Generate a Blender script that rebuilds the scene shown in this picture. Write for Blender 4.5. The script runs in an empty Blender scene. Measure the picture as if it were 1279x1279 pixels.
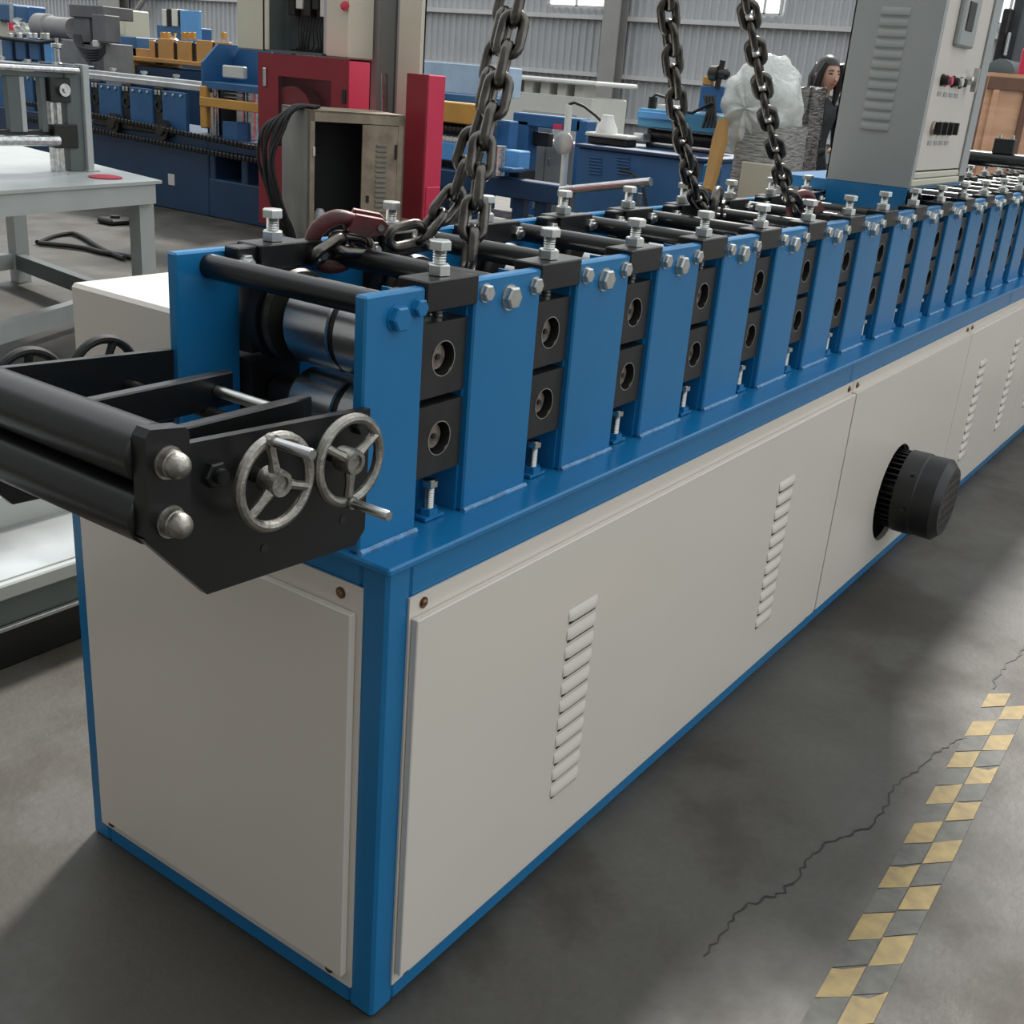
import bpy, math, random
from mathutils import Matrix, Vector
random.seed(7)
S = bpy.context.scene
COL = S.collection
PI = math.pi

# ------------------------------------------------------------------ camera, world, sun, exposure
F_PX, YAW, PITCH, ROLL = 1385.28, -0.981143, 1.195660, 0.0818677
CAM = Vector((-1.034793, -0.883051, 1.423071))
ROT = Matrix.Rotation(YAW, 3, 'Z') @ Matrix.Rotation(PITCH, 3, 'X') @ Matrix.Rotation(ROLL, 3, 'Z')
cd = bpy.data.cameras.new('camera'); co = bpy.data.objects.new('camera', cd); COL.objects.link(co)
cd.sensor_width = 36; cd.lens = F_PX / 1279 * 36; cd.clip_start = 0.02; cd.clip_end = 200
co.matrix_world = Matrix.Translation(CAM) @ ROT.to_4x4()
S.camera = co

w = bpy.data.worlds.new('overcast_sky'); S.world = w; w.use_nodes = True
bg = w.node_tree.nodes['Background']
bg.inputs[0].default_value = (0.93, 0.97, 1.0, 1); bg.inputs[1].default_value = 1.0
sd = bpy.data.lights.new('sun', 'SUN'); so = bpy.data.objects.new('sun', sd); COL.objects.link(so)
sd.energy = 4.2; sd.angle = math.radians(7); sd.color = (1, 0.96, 0.9)
so.rotation_euler = Vector((1.0, 0.40, 1.0)).to_track_quat('Z', 'Y').to_euler()

S.view_settings.view_transform = 'Standard'; S.view_settings.look = 'None'
S.view_settings.exposure = 0.25; S.view_settings.gamma = 1; S.view_settings.use_curve_mapping = False


def PX(px, py, ax, val):
    """the point where the ray through a photo pixel meets the plane axis = val"""
    d = ROT @ Vector((px - 639.5, -(py - 639.5), -F_PX))
    return CAM + d * ((val - CAM[ax]) / d[ax])


def RX(x, px0, py0, px1, py1):
    xm, ym = (px0 + px1) / 2, (py0 + py1) / 2
    return PX(px1, ym, 0, x).y, PX(px0, ym, 0, x).y, PX(xm, py1, 0, x).z, PX(xm, py0, 0, x).z


# ------------------------------------------------------------------ materials
MATS = {}


def mat(name, col, rough=0.5, metal=0.0, var=0.08, scale=6.0, bump=0.0, bscale=60.0, col2=None, emit=0.0, alpha=1.0,
        trans=0.0, coat=0.0, stretch=None, bdist=0.004):
    if name in MATS: return MATS[name]
    m = bpy.data.materials.new(name); m.use_nodes = True
    nt = m.node_tree; b = nt.nodes['Principled BSDF']; L = nt.links
    b.inputs['Roughness'].default_value = rough; b.inputs['Metallic'].default_value = metal
    if coat: b.inputs['Coat Weight'].default_value = coat; b.inputs['Coat Roughness'].default_value = 0.12
    tc = nt.nodes.new('ShaderNodeTexCoord')
    src = tc.outputs['Object']
    if stretch:
        mp = nt.nodes.new('ShaderNodeMapping'); mp.inputs['Scale'].default_value = stretch
        L.new(src, mp.inputs['Vector']); src = mp.outputs['Vector']
    if var or col2:
        n = nt.nodes.new('ShaderNodeTexNoise'); n.inputs['Scale'].default_value = scale; n.inputs['Detail'].default_value = 6
        L.new(src, n.inputs['Vector'])
        r = nt.nodes.new('ShaderNodeValToRGB'); r.color_ramp.elements[0].position = 0.35; r.color_ramp.elements[1].position = 0.68
        c2 = col2 or tuple(min(1, c * (1 + var)) for c in col)
        c1 = col if col2 else tuple(c * (1 - var) for c in col)
        r.color_ramp.elements[0].color = (*c1, 1); r.color_ramp.elements[1].color = (*c2, 1)
        L.new(n.outputs['Fac'], r.inputs['Fac']); L.new(r.outputs['Color'], b.inputs['Base Color'])
    else:
        b.inputs['Base Color'].default_value = (*col, 1)
    if bump:
        n2 = nt.nodes.new('ShaderNodeTexNoise'); n2.inputs['Scale'].default_value = bscale; n2.inputs['Detail'].default_value = 4
        L.new(src, n2.inputs['Vector'])
        bp = nt.nodes.new('ShaderNodeBump'); bp.inputs['Strength'].default_value = bump; bp.inputs['Distance'].default_value = bdist
        L.new(n2.outputs['Fac'], bp.inputs['Height']); L.new(bp.outputs['Normal'], b.inputs['Normal'])
    if emit:
        b.inputs['Emission Color'].default_value = (*col, 1); b.inputs['Emission Strength'].default_value = emit
    if alpha < 1: b.inputs['Alpha'].default_value = alpha
    if trans: b.inputs['Transmission Weight'].default_value = trans
    MATS[name] = m
    return m


blue = mat('blue_gloss_paint', (0.012, 0.178, 0.405), 0.24, var=0.05, scale=4, bump=0.05, bscale=30)
cream = mat('cream_powder_coat', (0.72, 0.67, 0.595), 0.24, var=0.015, scale=2, bump=0.03, bscale=5)
black = mat('black_gloss_paint', (0.009, 0.010, 0.010), 0.3, var=0.2, bump=0.08, bscale=40)
blockm = mat('blackened_steel', (0.028, 0.027, 0.026), 0.45, metal=0.3, var=0.25, scale=20, bump=0.05)
zinc = mat('zinc_plated_steel', (0.62, 0.63, 0.60), 0.3, metal=1.0, var=0.12, scale=40)
steel = mat('ground_steel', (0.58, 0.59, 0.59), 0.27, metal=1.0, var=0.22, scale=8, bump=0.05, bscale=20, stretch=(6, 1, 6))
darksteel = mat('oiled_dark_steel', (0.05, 0.048, 0.045), 0.4, metal=0.7, var=0.3, scale=15)
cast = mat('cast_aluminium', (0.36, 0.345, 0.31), 0.42, metal=1.0, var=0.2, scale=50, bump=0.3, bscale=150)
rust = mat('worn_shaft_end', (0.23, 0.19, 0.16), 0.5, metal=0.5, var=0.5, scale=60, bump=0.2)
brass = mat('brown_screw', (0.22, 0.13, 0.07), 0.35, metal=0.9, var=0.2, scale=50)
chainm = mat('dark_chain_steel', (0.14, 0.13, 0.115), 0.30, metal=1.0, var=0.4, scale=30, bump=0.15, bscale=80)
redhook = mat('worn_red_hook', (0.16, 0.03, 0.032), 0.5, metal=0.1, col2=(0.055, 0.045, 0.04), scale=35, bump=0.3, bscale=80)
plastic = mat('black_motor_plastic', (0.014, 0.014, 0.015), 0.38, var=0.1)
weldm = mat('painted_weld', (0.10, 0.28, 0.5), 0.2, var=0.3, scale=80, bump=0.6, bscale=120)
greypaint = mat('grey_green_paint', (0.36, 0.38, 0.37), 0.45, var=0.03, scale=3)
tablegrey = mat('pale_grey_paint', (0.42, 0.45, 0.44), 0.4, var=0.06, scale=5)
framegrey = mat('dark_grey_green_paint', (0.10, 0.125, 0.12), 0.45, var=0.1, scale=5)
navy = mat('navy_paint', (0.012, 0.045, 0.105), 0.42, var=0.12, scale=3)
midblue = mat('faded_blue_paint', (0.025, 0.115, 0.27), 0.45, var=0.1, scale=3)
skyblue = mat('sky_blue_paint', (0.10, 0.33, 0.66), 0.45, var=0.06, scale=3)
teal = mat('teal_blue_paint', (0.08, 0.30, 0.48), 0.45, var=0.06, scale=3)
yellow = mat('ochre_yellow_paint', (0.55, 0.30, 0.06), 0.45, var=0.08, scale=4)
orange = mat('orange_tan_paint', (0.58, 0.30, 0.09), 0.5, var=0.06, scale=4)
white = mat('off_white_paint', (0.66, 0.66, 0.6), 0.45, var=0.04, scale=3)
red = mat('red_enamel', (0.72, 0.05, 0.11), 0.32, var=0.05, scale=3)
shaded_red = mat('shaded_red_enamel', (0.25, 0.018, 0.028), 0.35, var=0.08, scale=3)  # red enamel darkened: shade painted into the colour of the fronts and insides
taupe = mat('rust_stained_sheet', (0.33, 0.27, 0.20), 0.6, col2=(0.20, 0.155, 0.11), scale=9, bump=0.1)
galv = mat('galvanised_sheet', (0.58, 0.60, 0.60), 0.34, metal=0.8, var=0.18, scale=5)
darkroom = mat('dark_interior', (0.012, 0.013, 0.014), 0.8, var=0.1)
rubber = mat('black_rubber', (0.012, 0.012, 0.012), 0.6, var=0.1)
wallm = mat('corrugated_grey_sheet', (0.43, 0.44, 0.445), 0.5, var=0.06, scale=0.6)
girtm = mat('pale_girt', (0.55, 0.55, 0.53), 0.5, var=0.05, scale=2)
colm = mat('column_paint', (0.30, 0.295, 0.275), 0.5, var=0.05, scale=2)
creamcol = mat('cream_column_paint', (0.60, 0.59, 0.47), 0.5, var=0.04, scale=2)
wood = mat('plywood', (0.78, 0.47, 0.30), 0.55, col2=(0.66, 0.37, 0.21), scale=4, stretch=(1, 1, 6))
woodd = mat('brown_wood_batten', (0.20, 0.10, 0.065), 0.6, var=0.15, scale=6)
film = mat('clear_wrap_film', (0.72, 0.75, 0.72), 0.22, var=0.10, scale=9, bump=0.8, bscale=11, alpha=0.66, bdist=0.04)
darkfilm = mat('dark_stretch_wrap', (0.055, 0.052, 0.05), 0.25, col2=(0.24, 0.23, 0.22), scale=16, bump=0.9, bscale=18, stretch=(1, 1, 5), bdist=0.02)
skin = mat('skin', (0.55, 0.33, 0.24), 0.5, var=0.04)
hairm = mat('dark_hair', (0.012, 0.010, 0.010), 0.4, var=0.2, scale=40)
cloth = mat('black_jacket_cloth', (0.022, 0.026, 0.03), 0.8, var=0.2, scale=20)
glassm = mat('daylight_pane', (0.95, 0.98, 1.0), 0.2, var=0, emit=1.6)
amber = mat('hazard_tape_yellow', (0.36, 0.26, 0.10), 0.65, col2=(0.24, 0.18, 0.08), scale=30)
tapeblk = mat('hazard_tape_black', (0.055, 0.058, 0.052), 0.6, col2=(0.10, 0.10, 0.085), scale=30)
lime = mat('stencil_white', (0.8, 0.8, 0.76), 0.5, var=0.05)
glassdark = mat('smoked_glass', (0.02, 0.025, 0.022), 0.08, var=0.2)
pink = mat('pink_cloth', (0.55, 0.06, 0.10), 0.8, var=0.1)


def floor_material():
    m = bpy.data.materials.new('stained_concrete'); m.use_nodes = True
    nt = m.node_tree; b = nt.nodes['Principled BSDF']; L = nt.links
    tc = nt.nodes.new('ShaderNodeTexCoord')

    def noise(sc, det=8, rough=0.6):
        n = nt.nodes.new('ShaderNodeTexNoise'); n.inputs['Scale'].default_value = sc; n.inputs['Detail'].default_value = det
        n.inputs['Roughness'].default_value = rough; L.new(tc.outputs['Object'], n.inputs['Vector']); return n

    def ramp(n, p0, p1, c0, c1):
        r = nt.nodes.new('ShaderNodeValToRGB'); e = r.color_ramp.elements
        e[0].position, e[1].position = p0, p1; e[0].color = (*c0, 1); e[1].color = (*c1, 1)
        L.new(n.outputs['Fac'], r.inputs['Fac']); return r

    def mix(fac, a, c, mode='MIX'):
        x = nt.nodes.new('ShaderNodeMix'); x.data_type = 'RGBA'; x.blend_type = mode
        if isinstance(fac, float): x.inputs[0].default_value = fac
        else: L.new(fac, x.inputs[0])
        L.new(a, x.inputs[6]); L.new(c, x.inputs[7]); return x.outputs[2]
    base = ramp(noise(2.2), 0.3, 0.7, (0.050, 0.045, 0.037), (0.080, 0.076, 0.067))
    fine = ramp(noise(55, 5), 0.3, 0.72, (0.88, 0.88, 0.88), (1.08, 1.08, 1.07))
    patch = ramp(noise(1.1, 10, 0.62), 0.47, 0.53, (0.80, 0.76, 0.68), (1.08, 1.08, 1.08))
    c = mix(1.0, base.outputs[0], fine.outputs[0], 'MULTIPLY'); c = mix(1.0, c, patch.outputs[0], 'MULTIPLY')
    L.new(c, b.inputs['Base Color'])
    rr = ramp(noise(3), 0.3, 0.7, (0.42,) * 3, (0.7,) * 3); L.new(rr.outputs[0], b.inputs['Roughness'])
    bp = nt.nodes.new('ShaderNodeBump'); bp.inputs['Strength'].default_value = 0.25; bp.inputs['Distance'].default_value = 0.003
    L.new(noise(70, 6).outputs['Fac'], bp.inputs['Height']); L.new(bp.outputs['Normal'], b.inputs['Normal'])
    return m


concrete = floor_material()
# ------------------------------------------------------------------ mesh helpers
ORG = {}


def smooth(P, k=5):
    P = [Vector(q) for q in P]; out = []
    for i in range(len(P) - 1):
        a, b, c, d = P[max(i - 1, 0)], P[i], P[i + 1], P[min(i + 2, len(P) - 1)]
        for j in range(k):
            t = j / k; out.append(0.5 * (2 * b + (c - a) * t + (2 * a - 5 * b + 4 * c - d) * t * t + (3 * b - a - 3 * c + d) * t ** 3))
    return out + [P[-1]]


def smoothr(R, k=5): return [R[i] + (R[i + 1] - R[i]) * j / k for i in range(len(R) - 1) for j in range(k)] + [R[-1]]


class MB:
    def __init__(s): s.v = []; s.f = []

    def add(s, vs, fs):
        o = len(s.v); s.v += [tuple(q) for q in vs]; s.f += [tuple(i + o for i in q) for q in fs]; return s

    def box(s, x0, x1, y0, y1, z0, z1):
        return s.add([(x0, y0, z0), (x1, y0, z0), (x1, y1, z0), (x0, y1, z0), (x0, y0, z1), (x1, y0, z1), (x1, y1, z1), (x0, y1, z1)],
                     [(0, 3, 2, 1), (4, 5, 6, 7), (0, 1, 5, 4), (1, 2, 6, 5), (2, 3, 7, 6), (3, 0, 4, 7)])

    def bbox(s, x0, x1, y0, y1, z0, z1, c=0.004):
        """box with chamfered edges"""
        xs, ys, zs = (x0, x1), (y0, y1), (z0, z1); vs = []; idx = {}
        for i in (0, 1):
            for j in (0, 1):
                for k in (0, 1):
                    sx, sy, sz = (1 - 2 * i) * c, (1 - 2 * j) * c, (1 - 2 * k) * c
                    for a in range(3):
                        q = [xs[i] + sx, ys[j] + sy, zs[k] + sz]; q[a] = (xs[i], ys[j], zs[k])[a]
                        idx[i, j, k, a] = len(vs); vs.append(q)
        fs = []
        for a in range(3):
            b_, c_ = (a + 1) % 3, (a + 2) % 3
            for e in (0, 1):
                def I(p, q, ax=a):
                    t = [0, 0, 0]; t[a] = e; t[b_] = p; t[c_] = q; return idx[t[0], t[1], t[2], ax]
                f = [I(0, 0), I(1, 0), I(1, 1), I(0, 1)]; fs.append(f if e else f[::-1])
            for p in (0, 1):
                for q in (0, 1):
                    def J(e, ax):
                        t = [0, 0, 0]; t[a] = e; t[b_] = p; t[c_] = q; return idx[t[0], t[1], t[2], ax]
                    f = [J(0, b_), J(1, b_), J(1, c_), J(0, c_)]; fs.append(f if (p + q) % 2 else f[::-1])
        for i in (0, 1):
            for j in (0, 1):
                for k in (0, 1):
                    f = [idx[i, j, k, 0], idx[i, j, k, 1], idx[i, j, k, 2]]; fs.append(f if (i + j + k) % 2 else f[::-1])
        return s.add(vs, fs)

    def lathe(s, p0, p1, prof, n=20, ph=0.0, caps=True):
        """prof: list of (t along the axis in metres from p0, radius)"""
        p0, p1 = Vector(p0), Vector(p1); a = (p1 - p0).normalized()
        u = a.orthogonal().normalized()
        if abs(a.z) < 0.9: u = Vector((0, 0, 1)).cross(a).normalized()
        v = a.cross(u); vs = []; fs = []
        for t, r in prof:
            for i in range(n):
                g = 2 * PI * i / n + ph; vs.append(p0 + a * t + (u * math.cos(g) + v * math.sin(g)) * r)
        for k in range(len(prof) - 1):
            for i in range(n):
                j = (i + 1) % n; fs.append((k * n + i, k * n + j, k * n + n + j, k * n + n + i))
        if caps:
            fs.append(tuple(range(n - 1, -1, -1))); m = (len(prof) - 1) * n; fs.append(tuple(range(m, m + n)))
        return s.add(vs, fs)

    def cyl(s, p0, p1, r, n=16, r2=None, ph=0.0):
        L = (Vector(p1) - Vector(p0)).length
        return s.lathe(p0, p1, [(0, r), (L, r if r2 is None else r2)], n, ph)

    def tube(s, path, r, n=8, closed=False):
        P = [Vector(q) for q in path]; m = len(P); vs = []; fs = []; u = None
        for i in range(m):
            a = P[(i + 1) % m] - P[i - 1] if closed else P[min(i + 1, m - 1)] - P[max(i - 1, 0)]
            a.normalize()
            u = a.orthogonal() if u is None else u - a * u.dot(a)
            if u.length < 1e-6: u = a.orthogonal()
            u.normalize(); v = a.cross(u); rr = r[i] if isinstance(r, (list, tuple)) else r
            for k in range(n):
                g = 2 * PI * k / n; vs.append(P[i] + (u * math.cos(g) + v * math.sin(g)) * rr)
        for i in range(m if closed else m - 1):
            b = (i + 1) % m
            for k in range(n): fs.append((i * n + k, i * n + (k + 1) % n, b * n + (k + 1) % n, b * n + k))
        if not closed: fs.append(tuple(range(n - 1, -1, -1))); fs.append(tuple(range((m - 1) * n, m * n)))
        return s.add(vs, fs)

    def prism(s, poly, ax, a0, a1):
        """poly: 2-D outline in the two other axes (in x,y,z order), extruded along axis ax"""
        n = len(poly)
        def q(p, a):
            t = list(p); t.insert(ax, a); return t
        vs = [q(p, a0) for p in poly] + [q(p, a1) for p in poly]
        fs = [tuple(range(n))[::-1], tuple(range(n, 2 * n))] + [(i, (i + 1) % n, n + (i + 1) % n, n + i) for i in range(n)]
        return s.add(vs, fs)

    def holed(s, x0, x1, z0, z1, y0, y1, cx, cz, r, n=32):
        """plate in xz with a round hole, thickness y0..y1"""
        def edge(g):
            c, d = math.cos(g), math.sin(g); t = 1e9
            if c > 1e-9: t = min(t, (x1 - cx) / c)
            if c < -1e-9: t = min(t, (x0 - cx) / c)
            if d > 1e-9: t = min(t, (z1 - cz) / d)
            if d < -1e-9: t = min(t, (z0 - cz) / d)
            return cx + c * t, cz + d * t
        gs = [2 * PI * i / n for i in range(n)] + [math.atan2(b - cz, a - cx) % (2 * PI) for a in (x0, x1) for b in (z0, z1)]
        gs = sorted(set(round(g, 9) for g in gs)); m = len(gs); vs = []; fs = []
        for y in (y0, y1):
            vs += [(cx + r * math.cos(g), y, cz + r * math.sin(g)) for g in gs]
            vs += [(edge(g)[0], y, edge(g)[1]) for g in gs]
        for i in range(m):
            j = (i + 1) % m
            fs += [(i, j, m + j, m + i), (2 * m + i, 3 * m + i, 3 * m + j, 2 * m + j), (i, 2 * m + i, 2 * m + j, j),
                   (m + i, m + j, 3 * m + j, 3 * m + i)]
        return s.add(vs, fs)

    def mesh(s, name, m, angle=35):
        me = bpy.data.meshes.new(name); me.from_pydata(s.v, [], s.f)
        me.materials.append(m); me.validate()
        import bmesh
        bm = bmesh.new(); bm.from_mesh(me); bmesh.ops.recalc_face_normals(bm, faces=bm.faces); bm.to_mesh(me); bm.free()
        me.shade_smooth(); me.set_sharp_from_angle(angle=math.radians(angle)); me.update()
        return me

    def build(s, name, m, parent=None, angle=35, label=None):
        if parent is not None:
            o = Vector(ORG.get(parent.name, (0, 0, 0))); s.v = [tuple(Vector(q) - o) for q in s.v]
        ob = bpy.data.objects.new(name, s.mesh(name, m, angle)); COL.objects.link(ob)
        if parent is not None: ob.parent = parent; ORG[ob.name] = ORG.get(parent.name, (0, 0, 0))
        else: ORG[ob.name] = (0, 0, 0)
        if label: ob['label'] = label
        return ob


def inst(name, me, parent, loc=(0, 0, 0), rot=None, label=None):
    """an object sharing mesh data at an absolute place"""
    ob = bpy.data.objects.new(name, me); COL.objects.link(ob)
    o = Vector(ORG.get(parent.name, (0, 0, 0))) if parent is not None else Vector((0, 0, 0))
    ob.location = Vector(loc) - o
    if rot is not None: ob.rotation_mode = 'QUATERNION'; ob.rotation_quaternion = rot
    if parent is not None: ob.parent = parent
    ORG[ob.name] = tuple(loc)
    if label: ob['label'] = label
    return ob


def thing(name, label, cat, loc=(0, 0, 0), rotz=0.0, group=None, local=False):
    ob = bpy.data.objects.new(name, None); COL.objects.link(ob); ob.empty_display_size = 0.1
    ob.location = loc; ob.rotation_euler = (0, 0, rotz); ob['label'] = label; ob['category'] = cat
    if group: ob['group'] = group
    ORG[ob.name] = (0, 0, 0) if local else tuple(loc)
    return ob


def tag(o, label, cat, group=None, kind=None):
    o['label'] = label; o['category'] = cat
    if group: o['group'] = group
    if kind: o['kind'] = kind
    return o


def struct(o, label=None):
    o['kind'] = 'structure'
    if label: o['label'] = label
    return o


def hexhead(p, d, r=0.014, h=0.012):
    """bolt head: hexagon with chamfered face, p base, d direction"""
    p, d = Vector(p), Vector(d).normalized()
    return MB().lathe(p, p + d, [(0, r), (h * 0.8, r), (h, r * 0.86)], 6)


# ------------------------------------------------------------------ the hall
struct(MB().box(-8, 30, -12, 46, -0.2, 0.0).build('floor', concrete), 'worn grey concrete factory floor')
WX = 26.0
m = MB(); y = -12.0; vs = []; 
prof = []
while y < 46:
    prof += [(WX, y), (WX, y + 0.11), (WX - 0.05, y + 0.14), (WX - 0.05, y + 0.19)]; y += 0.22
prof.append((WX, y)); n = len(prof)
m.add([(a, b, 0.0) for a, b in prof] + [(a, b, 9.0) for a, b in prof], [(i, i + 1, n + i + 1, n + i) for i in range(n - 1)])
wall = struct(m.build('wall_back', wallm, angle=20), 'corrugated grey sheet metal wall at the far end of the hall')
for z in (0.5, 1.57, 2.95, 4.4, 5.9):
    MB().box(WX - 0.20, WX - 0.03, -12, 46, z - 0.055, z + 0.055).build('wall_girt', girtm, wall)
for pa, pb in ((748, 778), (118, 156)):
    yr, yl, _, _ = RX(WX - 0.6, pa, 0, pb, 60); ym = (yr + yl) / 2; hw = (yl - yr) / 2 * 0.7
    m = MB().box(WX - 0.62, WX - 0.58, ym - hw, ym + hw, 0, 9).box(WX - 0.24, WX - 0.20, ym - hw, ym + hw, 0, 9).box(WX - 0.6, WX - 0.22, ym - 0.03, ym + 0.03, 0, 9)
    m.build('wall_column', colm, wall)
yb = PX(175, 10, 0, WX - 0.5).y
for k in (0, 1.4):
    MB().tube([(WX - 0.4, yb + 1.6 + k, 1.4), (WX - 0.4, yb - 2.0 + k, 4.4)], 0.09, 8).build('wall_brace', colm, wall)
for pa, pb, pt in ((940, 980, -40), (690, 760, -60), (1255, 1279, -30)):
    yr, yl, _, _ = RX(WX, pa, -20, pb, 18)
    z0 = 3.19; wn = MB().box(WX - 0.1, WX - 0.05, yr, yl, z0, z0 + 1.1).build('window_1', glassm); struct(wn, 'bright daylight window high in corrugated wall')
    fr = MB()
    for t in (0, 0.5, 1): fr.box(WX - 0.16, WX - 0.08, yr + (yl - yr) * t - 0.03, yr + (yl - yr) * t + 0.03, z0, z0 + 1.1)
    for t in (0, 0.5, 1): fr.box(WX - 0.16, WX - 0.08, yr, yl, z0 + 1.1 * t - 0.03, z0 + 1.1 * t + 0.03)
    fr.build('window_frame', girtm, wn)
# unseen dark wall added behind the camera to cut light from that side
struct(MB().box(-4.2, -4, -12, 46, 0, 9).build('wall_light_block', mat('light_block_grey', (0.14, 0.145, 0.15), 0.8, var=0.05)), 'unseen dark grey wall added behind the camera to block light')

# crack and hazard tape on the floor
fl = bpy.data.objects['floor']
def ribbon(pts, wd, z=0.0015):
    m = MB(); q = [Vector((p.x, p.y, z)) for p in pts]; out = []
    fine = []
    for a, b in zip(q, q[1:]):
        for t in range(5):
            c = a.lerp(b, t / 5); d = (b - a).normalized(); nn = Vector((-d.y, d.x, 0))
            fine.append(c + nn * random.uniform(-0.007, 0.007))
    fine.append(q[-1]); vs = []; fs = []
    for i, c in enumerate(fine):
        d = (fine[min(i + 1, len(fine) - 1)] - fine[max(i - 1, 0)]).normalized(); nn = Vector((-d.y, d.x, 0))
        ww = wd * random.uniform(0.4, 1.3); vs += [c + nn * ww / 2, c - nn * ww / 2]
    return m.add(vs, [(2 * i, 2 * i + 1, 2 * i + 3, 2 * i + 2) for i in range(len(fine) - 1)])
ck = [(45, 1060), (110, 985), (150, 915), (225, 885), (290, 868), (350, 805), (380, 755), (425, 705), (500, 680), (590, 645), (630, 590),
      (655, 515), (720, 480), (775, 430), (825, 390), (890, 365)]
ck2 = [(970, 205), (1000, 145), (1035, 120), (1074, 80), (1110, 30)]
for c in (ck, ck2):
    ribbon([PX(860 + a * .39, 780 + b * .39, 2, 0) for a, b in c], 0.004).build('floor_crack', rubber, fl)
tape = thing('hazard_tape', 'worn yellow and black striped tape on concrete floor', 'floor tape', (0.5, -0.6, 0))
ux = Vector((1, 0.022, 0)); uy = Vector((-0.022, 1, 0))
for lane, (x0, yc) in enumerate(((0.578, -0.571), (0.541, -0.622))):
    for k in range(-2, 26):
        for half, mm in ((0, amber), (1, tapeblk)):
            c = Vector((x0, yc, 0)) + ux * (k * 0.1765 + half * 0.0885)
            if c.x > 1.9 or (c.x > 1.7 and half): continue
            e = 0.024; L = 0.043; sh = 0.023
            jit = lambda: random.uniform(-0.004, 0.004)
            pts = [c - ux * (L - jit()) + uy * e - ux * sh, c + ux * (L + jit()) + uy * e - ux * sh,
                   c + ux * (L + jit()) - uy * e + ux * sh, c - ux * (L - jit()) - uy * e + ux * sh]
            if random.random() < 0.25: pts.insert(2, c + ux * (L - 0.012) + uy * random.uniform(-0.01, 0.01))
            MB().prism([(p.x, p.y) for p in pts], 2, 0.0003, 0.0016 if mm is amber else 0.0012).build('tape_stripe', mm, tape)

# ------------------------------------------------------------------ the roll forming machine
H = 0.8; W = 0.72; LEN = 5.75; PIT = 0.272
mc = thing('roll_forming_machine', 'long blue roll forming machine with cream panels and black bearing blocks', 'machine', (0, 0, 0))
m = MB()
cp = 0.05
for x in (0.0, 1.832, 3.64, LEN - cp):
    for y in (0.0, W - cp): m.bbox(x, x + cp, y, y + cp, 0, H - 0.012, 0.005)
for y in (0.0, W - cp):
    m.bbox(cp, LEN - cp, y + .001, y + cp, 0.0, 0.045, 0.004); m.bbox(cp, LEN - cp, y + .001, y + cp, H - 0.075, H - 0.012, 0.004)
for x in (0.0, LEN - cp):
    m.bbox(x + .001, x + cp, cp, W - cp, 0.0, 0.05, 0.004); m.bbox(x + .001, x + cp, cp, W - cp, H - 0.06, H - 0.012, 0.004)
m.build('base_frame', blue, mc)
MB().bbox(-0.012, LEN + 0.012, -0.012, W + 0.012, H - 0.012, H, 0.003).build('bed_plate', blue, mc)

lou = MB()   # a pressed louver: half-round hood 95 mm long, on the -Y face
sec = [(0.0, 0.0), (-0.0055, 0.001), (-0.0065, 0.006), (-0.0045, 0.014), (0.0, 0.022)]
n = len(sec); vs = []; fs = []
for xx, k in ((0.0, 0.35), (0.010, 1.0), (0.085, 1.0), (0.095, 0.35)): vs += [(xx, a * k, b) for a, b in sec]
for j in range(3):
    for i in range(n - 1): fs.append((j * n + i, j * n + i + 1, j * n + n + i + 1, j * n + n + i))
fs += [tuple(range(n)), tuple(range(3 * n, 4 * n))[::-1]]
lou.add(vs, fs); LOU = lou.mesh('louver', cream, 50)
LSL = MB().box(0.004, 0.091, -0.0012, 0.0, -0.006, 0.0).mesh('louver_slot', darkroom)
scr = MB().lathe((0, 0, 0), (0, -1, 0), [(0, 0.0075), (0.003, 0.0072), (0.006, 0.004)], 10).lathe((0, 0, 0), (0, -1, 0), [(0, 0.011), (0.0015, 0.011)], 12); scr.v = [(a * .8, b * .9, c * .8) for a, b, c in scr.v]; SCR = scr.mesh('screw', brass)
HX, HZ, HR = 2.425, 0.275, 0.160
for pi, (x0, x1, cols) in enumerate(((0.043, 1.853, (0.462, 1.392)), (1.857, 3.045, ()), (3.049, 4.180, (3.285, 3.86)), (4.184, 5.70, (4.39, 5.2)))):
    m = MB(); yo = -0.004
    a, b = x0 + 0.004, x1 - (0.001 if pi < 3 else 0.004); zb_, zt_ = 0.062, 0.704
    if pi == 1: m.holed(x0, x1, 0.040, 0.736, yo, -0.0005, HX, HZ, HR, 48).holed(a, b, zb_, zt_, -0.017, yo - 0.0005, HX, HZ, HR, 48)
    else: m.box(x0, x1, yo, -0.0005, 0.040, 0.736).bbox(a, b, -0.017, yo - 0.0005, zb_, zt_, 0.0015)
    p = m.build('side_panel', cream, mc)
    for c in cols:
        for k in range(11):
            inst('louver', LOU, p, (c, -0.017, 0.182 + k * 0.0365)); inst('louver_slot', LSL, p, (c, -0.017, 0.182 + k * 0.0365))
    for sx in (x0 + 0.03, x1 - 0.03):
        for sz in (0.720, 0.051): inst('screw', SCR, p, (sx, yo, sz))
m = MB()
m.box(-0.004, -0.0005, 0.043, 0.686, 0.040, 0.752).bbox(-0.017, -0.0045, 0.052, 0.668, 0.066, 0.712, 0.0015)
ep = m.build('end_panel', cream, mc)
q = Matrix.Rotation(-PI / 2, 3, 'Z').to_quaternion()
for y, z in ((0.082, 0.733), (0.09, 0.053), (0.655, 0.053), (0.64, 0.733)): inst('screw', SCR, ep, (-0.004, y, z), q)

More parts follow.
